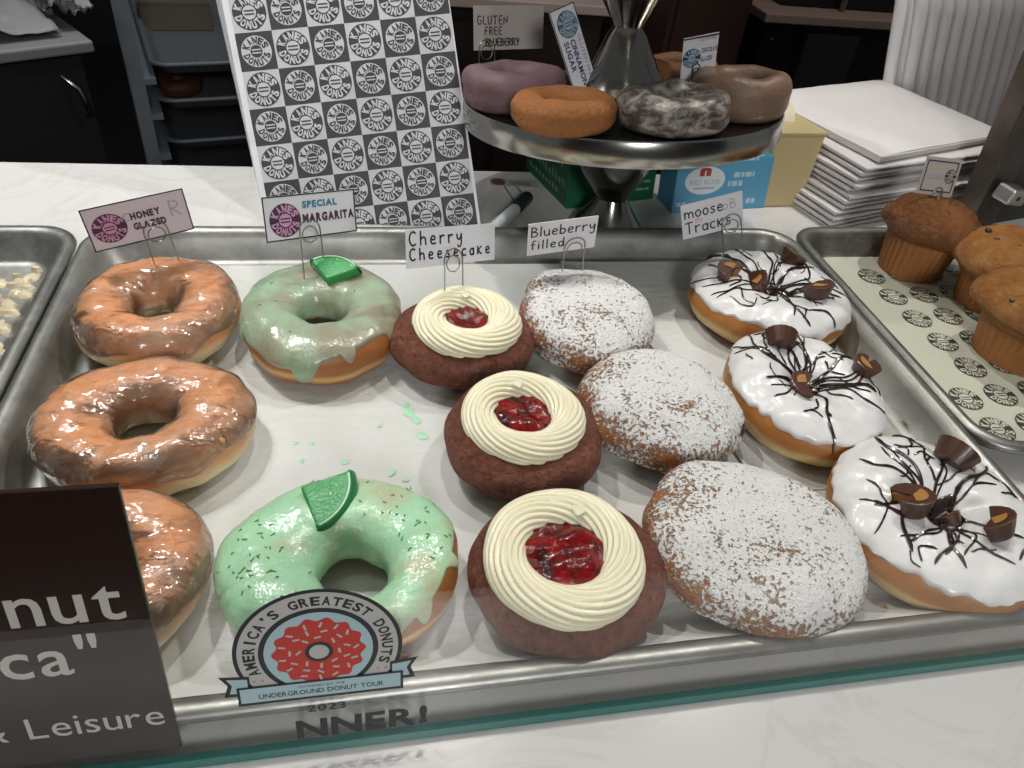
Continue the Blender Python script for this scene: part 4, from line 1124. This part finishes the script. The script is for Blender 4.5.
for i in range(NB):
    last = i == NB - 1; th = 0.0056 if i < NB - 1 else 0.012
    lab = ('puffy white folded paper bag lying topmost on the stack behind the muffins' if last else 'white folded paper bag lying at the bottom of the stack, on the counter' if i == 0 else
           f'white folded paper bag, {ords[NB - 2 - i]} from the top of its stack')
    f = i / NB
    yaw = radians(16 + rnd.gauss(0, 1.6)) if not last else radians(19)
    ox = 0.5120 + 0.030 * f + rnd.gauss(0, 0.0022); oy = 0.6660 + 0.012 * f + rnd.gauss(0, 0.0018)
    if last: ox, oy = 0.5560, 0.6860
    flat_bag(i, NB, z, yaw, ox, oy, 0.235, 0.190, th, lab, paper_white, 0.004 if last else 0.0)
    z += th + 0.0004

# ---------------------------------------------------------------- clear ribbed plastic containers
def mk_clear():
    g = N('cloudy_clear_plastic')
    tr = g.n('ShaderNodeBsdfTransparent'); tr.inputs[0].default_value = (0.93, 0.93, 0.94, 1)
    p = g.bsdf('f6f3f5', 0.22, 0, None, coat=0.5)
    m = g.n('ShaderNodeMixShader'); m.inputs[0].default_value = 0.88
    g.t.links.new(tr.outputs[0], m.inputs[1]); g.t.links.new(p, m.inputs[2]); return g.done(m.outputs[0])
clear = mk_clear()
for q in range(2):
    t = thing('plastic_container', ['ribbed clear plastic container leaning behind the paper bags, front one', 'ribbed clear plastic container leaning behind the paper bags, rear one nested in the other'][q], 'plastic container', (0.750 - 0.022 * q, 0.905 + 0.012 * q, 0.0), radians(2), 'nested plastic containers')
    rows = []; nu = 168
    for j in range(17):
        s_ = j / 16; row = []
        for k in range(nu + 1):
            w = k / nu; rib = 0.0075 * abs(sin(12 * pi * w)) ** 0.7
            x = 0.215 * w - 0.060 * s_; y = 0.004 - rib + 0.020 * s_ + 0.030 * (w - 0.5) ** 2
            zz = 0.004 + 0.250 * s_
            if s_ > 0.72: y += 0.35 * (s_ - 0.72) ** 1.3
            row.append(V((x, y, zz)))
        rows.append(row)
    mb = MB().grid(rows, False, False)
    o = mb.build('ribbed_wall', clear, t); sm_ = o.modifiers.new('thickness', 'SOLIDIFY'); sm_.thickness = 0.0012
    MB().tube([r for r in rows[-1][::6]], 0.0022, 6).build('rolled_rim', clear, t)

# ---------------------------------------------------------------- display case at the right edge
DC = thing('display_case', 'dark metal framed display case with a chrome latch at the right edge', 'display case', (0.702, 0.672, 0))
bronze = metal_mat('dark_bronze', '6f665f', 0.42, 0.3, 20)
up = V((-0.030, -0.012, 0.168)).normalized()
b = [V((0, 0, 0)), V((0.040, 0.010, 0)), V((0.034, 0.034, 0)), V((-0.006, 0.026, 0))]
bevel(MB().hexa(b, [p + up * 0.42 for p in b]).build('post', bronze, DC), 0.002, 2)
dkg = plain('black_glass', '0c0c0e', 0.12)
b = [V((0.041, 0.014, 0)), V((0.50, 0.130, 0)), V((0.497, 0.142, 0)), V((0.038, 0.026, 0))]
MB().hexa(b, [p + up * 0.42 for p in b]).build('door_panel', dkg, DC)
lt = MB(); c = V((0.0120, -0.0155, 0.052)); lx = V((0.93, 0.23, -0.18)).normalized(); lz = up; ly = lz.cross(lx).normalized(); lz = lx.cross(ly)
Ml = Matrix((lx, ly, lz)).transposed().to_4x4(); Ml.translation = c
lt.box((-0.014, -0.010, -0.009), (0.018, 0.012, 0.009), 0, Ml); lt = lt.build('latch', plain('chrome', 'd6d3cf', 0.32, 0.9), DC); bevel(lt, 0.003, 3)
kh = MB(); kh.tube([c - ly * 0.0095 * (1 if ly.y > 0 else -1), c - ly * 0.0106 * (1 if ly.y > 0 else -1)], 0.0028, 14); kh.build('keyhole', plain('latch_hole', '1a1817', 0.4), lt)

# ---------------------------------------------------------------- far left: work table, rack
black_lam = plain('black_panel', '09090b', 0.7, var=0.3, vs=6)
WT = thing('work_table', 'work table with grey edge and black side at the far left', 'table', (-0.341, 1.162, 0), radians(33))
bevel(MB().box((-0.34, 0, -0.003), (0.0, 0.75, 0.012)).build('table_top', plain('grey_table_edge', '7d7c7b', 0.5), WT), 0.003)
MB().box((-0.33, 0.02, -0.95), (-0.015, 0.72, -0.003)).build('cabinet', black_lam, WT)
MB().tube([V((-0.045, 0.022, -0.035)), V((-0.032, 0.006, -0.050)), V((-0.026, 0.004, -0.085)), V((-0.026, 0.025, -0.095))], 0.0035, 8).build('handle', steel, WT)
def crumple(name, label, cat, loc, w, d, amp, mat, seed, rz=0):
    rows = []
    for j in range(25):
        rows.append([V((w * (i / 24 - .5), d * (j / 24 - .5), 0.003 + amp * (0.5 + 0.9 * nz((i / 24, j / 24, 0), 2.6, seed) + 0.5 * abs(nz((i / 24, j / 24, 2), 6, seed))))) for i in range(25)])
    for r in rows:
        for p in r: p.z = max(p.z, 0.002)
    o = MB().grid(rows, False, False, 0, True).build(name, mat, None, loc, (0, 0, rz)); tag(o, label, cat)
    s_ = o.modifiers.new('thickness', 'SOLIDIFY'); s_.thickness = 0.001
    return o
crumple('wax_paper', 'crumpled pale wax paper spread on the far left work table', 'paper', (-0.520, 1.235, 0.0125), 0.16, 0.26, 0.020, plain('grey_paper', '8f8b8b', 0.6), 3, radians(33))
def mk_print():
    g = N('dark_printed_paper'); m = g.ramp(g.voro(38), [(0.45, 0.0), (0.5, 1.0)]); return g.done(g.bsdf(g.mix(m, '8f8d8c', '2a292a'), 0.6))
crumple('printed_paper', 'black and white printed paper crumpled on the far left work table', 'paper', (-0.398, 1.250, 0.0125), 0.055, 0.11, 0.035, mk_print(), 5, radians(33))
RK = thing('sheet_pan_rack', 'tall grey metal sheet pan rack beyond the counter', 'rack', (-0.382, 1.50, -0.95))
grey_bar = plain('grey_rack_metal', '8b9298', 0.45, 0.2)
ry = radians(15); rx_, rv_ = V((cos(ry), sin(ry), 0)), V((-sin(ry), cos(ry), 0))
def barbox(p0, a, b, c, nm):
    vs = [p0, p0 + a, p0 + a + b, p0 + b]; return MB().hexa(vs, [p + c for p in vs]).build(nm, grey_bar, RK)
for k, (q, w) in enumerate(((V((0, 0, 0)), 1), (rx_ * 0.50, 1), (rv_ * 0.62, 1), (rx_ * 0.50 + rv_ * 0.62, 1))):
    barbox(q - rx_ * 0.0125, rx_ * 0.025, rv_ * 0.025, V((0, 0, 1.35)), 'post')
PZS = (0.796, 0.730, 0.650, 0.560, 0.46)
for zz in PZS:
    for q in (V((0.013, 0, 0)), rx_ * 0.467):
        barbox(q + V((0, 0, zz - 0.012)), rx_ * 0.020, rv_ * 0.62, V((0, 0, 0.010)), 'rail')
plabs = ['grey sheet pan on the top visible shelf of the rack', 'sheet pan on the rack holding a dark donut, under the top one', 'sheet pan on the rack, third one down', 'sheet pan on the rack, lowest one seen in the dark']
for k, zz in enumerate(PZS[:4]):
    c = V((-0.382, 1.50, -0.95)) + rx_ * 0.252 + rv_ * 0.315 + V((0, 0, zz - 0.0015))
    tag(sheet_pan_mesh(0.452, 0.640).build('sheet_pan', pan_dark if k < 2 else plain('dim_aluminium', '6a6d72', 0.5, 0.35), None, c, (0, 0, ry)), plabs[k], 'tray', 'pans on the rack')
p = V((-0.382, 1.50, -0.95)) + rx_ * 0.075 + rv_ * 0.10 + V((0, 0, PZS[1] + 0.001))
t = thing('rack_donut', 'reddish brown donut left on a pan in the rack', 'donut', p)
Ring(0.045, 0.045, 0.032, 0.012, 71).body(60, 30).build('dough', mk_cake('rack_donut_cake', '5a2a1c', '3a170f'), t)
p = V((-0.382, 1.50, -0.95)) + rx_ * 0.11 + rv_ * 0.33 + V((0, 0, PZS[0] + 0.001))
t = thing('cardboard_box', 'tan cardboard box on the top pan of the rack', 'box', p, radians(10))
bevel(MB().box((-0.07, -0.06, 0), (0.07, 0.06, 0.10)).build('carton', plain('dim_cardboard', '6b6050', 0.7), t), 0.002)
MB().box((-0.07, -0.0615, 0.055), (0.07, -0.060, 0.075)).build('tape_strip', plain('tan_tape', '7d7262', 0.4), t)

# ---------------------------------------------------------------- far counters
def back_counter(label, x0, x1, y0, y1, ztop, edge, body, panel=None):
    t = thing('back_counter', label, 'counter', (x0, y0, -0.95))
    bevel(MB().box((0, 0, 0.95 + ztop - 0.022), (x1 - x0, y1 - y0, 0.95 + ztop)).build('counter_top', edge, t), 0.003)
    MB().box((0.02, 0.02, 0), (x1 - x0 - 0.02, y1 - y0, 0.95 + ztop - 0.022)).build('cabinet', body, t)
    return t
wood_edge = plain('pale_wood_edge', 'b89c8e', 0.5, var=0.2, vs=20)
t = back_counter('black back counter with a pale wood edge at the upper right', 0.985, 2.6, 1.80, 2.9, -0.046, wood_edge, plain('black_cabinet', '0b0a0b', 0.55))
MB().box((0.130, 0.004, 0.50), (0.275, 0.020, 0.862)).build('door', plain('grey_door_panel', '343435', 0.45), t)
MB().lathe([(0.001, 0.0), (0.008, 0.002), (0.009, 0.006), (0.006, 0.010), (0.004, 0.018)], 20, 0, Matrix.Translation(V((0.030, 0.0, 0.846))) @ Matrix.Rotation(pi / 2, 4, 'X')).build('knob', steel, t)
bx = thing('storage_bin', 'dark navy bin standing on the back counter', 'bin', (1.30, 1.98, -0.046))
bevel(MB().hexa([V((-0.24, -0.1, 0)), V((0.45, -0.1, 0)), V((0.45, 0.2, 0)), V((-0.24, 0.2, 0))], [V((-0.25, -0.11, 0.22)), V((0.46, -0.11, 0.22)), V((0.46, 0.21, 0.22)), V((-0.25, 0.21, 0.22))]).build('bin_body', plain('navy_plastic', '10131f', 0.4), bx), 0.01)
MB().tube([V((-0.08, -0.115, 0.0)), V((-0.08, -0.115, 0.25))], 0.008, 10).build('upright', plain('tan_metal', '6a5a4c', 0.4), bx)
t = back_counter('brown wooden counter with a pale edge seen behind the cake stand', 0.05, 0.62, 1.84, 2.7, -0.064, plain('light_wood_edge', 'c9b2a5', 0.5), plain('brown_cabinet', '2a1d18', 0.55, var=0.4, vs=6))
MB().box((0.02, 0.012, 0.45), (0.29, 0.020, 0.83)).build('door', plain('brown_door', '2e211b', 0.5), t)
MB().box((0.31, 0.012, 0.45), (0.545, 0.020, 0.83)).build('door', plain('brown_door', '2e211b', 0.5), t)
t = thing('wooden_cabinet', 'reddish brown wooden cabinet behind the cake stand', 'cabinet', (0.70, 1.70, -0.95), radians(6))
MB().box((0, 0, 0), (0.20, 0.4, 1.25)).build('cabinet_body', plain('red_brown_wood', '43291f', 0.5, var=0.35, vs=8), t)
MB().box((0.012, -0.012, 0.05), (0.188, 0.0, 1.2)).build('door', plain('red_brown_door', '3d251c', 0.5, var=0.3, vs=8), t)

# ---------------------------------------------------------------- glass guard, sticker, sign
TH = radians(12); GN = V((0, -cos(TH), sin(TH))); GU = V((0, sin(TH), cos(TH))); G0 = V((0, 0.166, 0.001))
def mk_glass():
    g = N('clear_glass')
    tr = g.n('ShaderNodeBsdfTransparent'); tr.inputs[0].default_value = (0.985, 0.988, 0.983, 1)
    gl = g.n('ShaderNodeBsdfGlossy'); gl.inputs['Roughness'].default_value = 0.0
    geo = g.n('ShaderNodeNewGeometry'); dt = g.n('ShaderNodeVectorMath', operation='DOT_PRODUCT')
    g.set(dt.inputs[0], geo.outputs['Normal']); g.set(dt.inputs[1], geo.outputs['Incoming'])
    k = g.math('POWER', g.math('SUBTRACT', 1.0, g.math('ABSOLUTE', dt.outputs['Value'])), 5.0)
    m = g.n('ShaderNodeMixShader'); g.set(m.inputs[0], g.math('MULTIPLY_ADD', k, 0.96, 0.042))
    g.t.links.new(tr.outputs[0], m.inputs[1]); g.t.links.new(gl.outputs[0], m.inputs[2]); return g.done(m.outputs[0])
GG = thing('glass_guard', 'clear glass guard leaning over the front of the trays', 'glass guard', G0)
gx0, gx1, gh, gt = -0.75, 1.15, 0.50, 0.004
def gp(x, s, n=0.0): return V((x, 0, 0)) + GU * s + GN * n
pg = MB()
# two faces of the sheet
pg.add([gp(gx0, 0.0055), gp(gx1, 0.0055), gp(gx1, gh), gp(gx0, gh)], [(0, 1, 2, 3)], 0, False)
pg.add([gp(gx0, 0.0055, -gt), gp(gx1, 0.0055, -gt), gp(gx1, gh, -gt), gp(gx0, gh, -gt)], [(3, 2, 1, 0)], 0, False)
pg.fixn = False
pg.build('pane', mk_glass(), GG)
teal = plain('teal_glass_edge', '14695f', 0.15, 0, 0.5)
q = [gp(gx0, 0.0002), gp(gx1, 0.0002), gp(gx1, 0.0002, -gt), gp(gx0, 0.0002, -gt)]
eb = MB().hexa(q, [p + GU * 0.0053 for p in q]); 
q2 = [gp(gx0, gh), gp(gx1, gh), gp(gx1, gh, -gt), gp(gx0, gh, -gt)]
eb.hexa(q2, [p + GU * 0.001 for p in q2])
eb.build('polished_edge', teal, GG)

SK = thing('round_sticker', 'round AMERICA\'S GREATEST DONUTS sticker with a red donut, on the glass', 'sticker', G0 + gp(-0.022, 0.028, 0.0004))
F = Flat(gp(-0.022, 0.0675, 0.0004) - gp(-0.022, 0.028, 0.0004), (1, 0, 0), GU, 0.00008)
mm = 0.001
def half(r0, r1=None, a0=-32, a1=212): return ring2d(r0 * mm, r1 * mm, 60, radians(a0), radians(a1))
def full(r, cut=-20.0):
    if r < 18: return disc2d(r * mm, 64)
    a = math.asin(max(-1, cut / r)); pts = [(r * mm * cos(a + (pi - 2 * a) * k / 64), r * mm * sin(a + (pi - 2 * a) * k / 64)) for k in range(65)]
    return pts, [tuple(range(65))]
F.put(full(35.6), 0, 1); F.put(full(33.8), 1, 2)
F.put(arc_text("AMERICA'S GREATEST DONUTS", 26.6 * mm, 31.6 * mm, radians(203), radians(-23), 0.035, False, 0.84), 0, 3)
F.put(full(25.2), 0, 3); F.put(full(22.9), 2, 4)
n = 132; F.put(([((18.9 + 1.0 * cos(14 * 2 * pi * k / n)) * mm * cos(2 * pi * k / n), max(-19.0 * mm, (18.9 + 1.0 * cos(14 * 2 * pi * k / n)) * mm * sin(2 * pi * k / n))) for k in range(n)], [tuple(range(n))]), 3, 5)
F.put(full(5.9), 0, 6); F.put(full(4.2), 1, 7); F.put(ring2d(2.9 * mm, 3.0 * mm), 1, 7)
rnd = random.Random(3); ringset = [(8.6, 8), (12.2, 11), (15.8, 14)]
for rr, cnt in ringset:
    for k in range(cnt):
        a = 2 * pi * (k + 0.3 * (rr > 10)) / cnt + rnd.uniform(-.1, .1); al = rnd.uniform(0, pi)
        x, y = rr * mm * cos(a), rr * mm * sin(a)
        F.put(rect2d(-1.5 * mm, -0.52 * mm, 1.5 * mm, 0.52 * mm), 1, 6, x, y, 1, al)
for s_ in (-1, 1):
    for k in range(2): F.put(disc2d(0.75 * mm, 10), 4, 3, s_ * (28.2 - 3.4 * k) * mm, (-14.5) * mm)
# ribbon with forked tails
def poly(pts, mi, ly): F.put(([(a * mm, b * mm) for a, b in pts], [tuple(range(len(pts)))]), mi, ly)
for s_ in (-1, 1):
    out = [(s_ * 30, -11.0), (s_ * 42.6, -9.6), (s_ * 39.2, -15.4), (s_ * 41.2, -22.4), (s_ * 30, -22.8)]
    inn = [(s_ * 31, -12.6), (s_ * 39.6, -11.6), (s_ * 37.4, -15.6), (s_ * 38.8, -20.6), (s_ * 31, -21.0)]
    o4 = [(0, 1, 2), (0, 2, 4), (2, 3, 4)]
    for pts, mi, ly in ((out, 0, 3), (inn, 2, 4)): F.put(([(a * mm, b * mm) for a, b in pts], o4), mi, ly)
poly([(-35.8, -17.2), (35.8, -17.2), (35.8, -28.6), (-35.8, -28.6)], 0, 8)
poly([(-34.6, -18.2), (34.6, -18.2), (34.6, -27.0), (-34.6, -27.0)], 2, 9)
T(F, 'UNDERGROUND DONUT TOUR', 0, -25.0 * mm, 2.7 * mm, 0, 54 * mm, 0.012, 'c', layer=10)
T(F, 'POWERED BY THE', 0, -20.9 * mm, 1.2 * mm, 0, 20 * mm, 0.0, 'c', layer=10)
T(F, '2023', 1.2 * mm, -37.8 * mm, 4.2 * mm, 0, 17 * mm, 0.02, 'c', layer=3)
T(F, 'NNER!', -13.0 * mm, -55.0 * mm, 11.5 * mm, 0, 60 * mm, 0.035, 'l', layer=3)
SKM = [plain('sticker_black', '232627', 0.5), plain('sticker_grey', 'b4b1ac', 0.5), plain('sticker_blue', 'a3bcc0', 0.5), plain('sticker_red', 'b8372e', 0.5), plain('sticker_pink', 'b88a84', 0.5)]
o = F.mb.build('sticker_print', SKM, SK)

SG = thing('brown_sign', 'dark brown sign with white lettering standing behind the glass at the lower left', 'sign', G0 + gp(-0.20, 0.0095, -gt - 0.0005))
Oq = gp(-0.20, 0.0095, -gt - 0.0005)
sg = MB(); cw = 0.1135; chh = 0.1470
w0 = -0.16
cs = [V((w0, 0, 0)), V((cw, 0, 0)), V((cw - 0.0015, 0, 0)) + GU * chh, V((w0, 0, 0)) + GU * chh]
sg.hexa([p - GN * 0.0025 for p in cs], cs)
bevel(sg.build('sign_panel', plain('brown_sign_face', '27140d', 0.35), SG), 0.0004, 1)
F = Flat(V((0, 0, 0)), (1, 0, 0), GU, 0.00015); F.N = GN
# text positions measured along the glass
def tx(s, xr, base, cap, mi=0, width=None, off=0.0): T(F, s, xr + 0.20, base - 0.0095, cap, mi, width, off, 'r', 0.10, 1)
tx('Donut', -0.0957, 0.0922, 0.0215, 0, None, 0.010)
tx('America"', -0.1090, 0.0640, 0.0205, 0, None, 0.010)
tx('& Leisure', -0.0908, 0.0270, 0.0128, 0, None, 0.0)
F.mb.build('sign_lettering', plain('sign_white', 'c9c2ba', 0.5), SG)
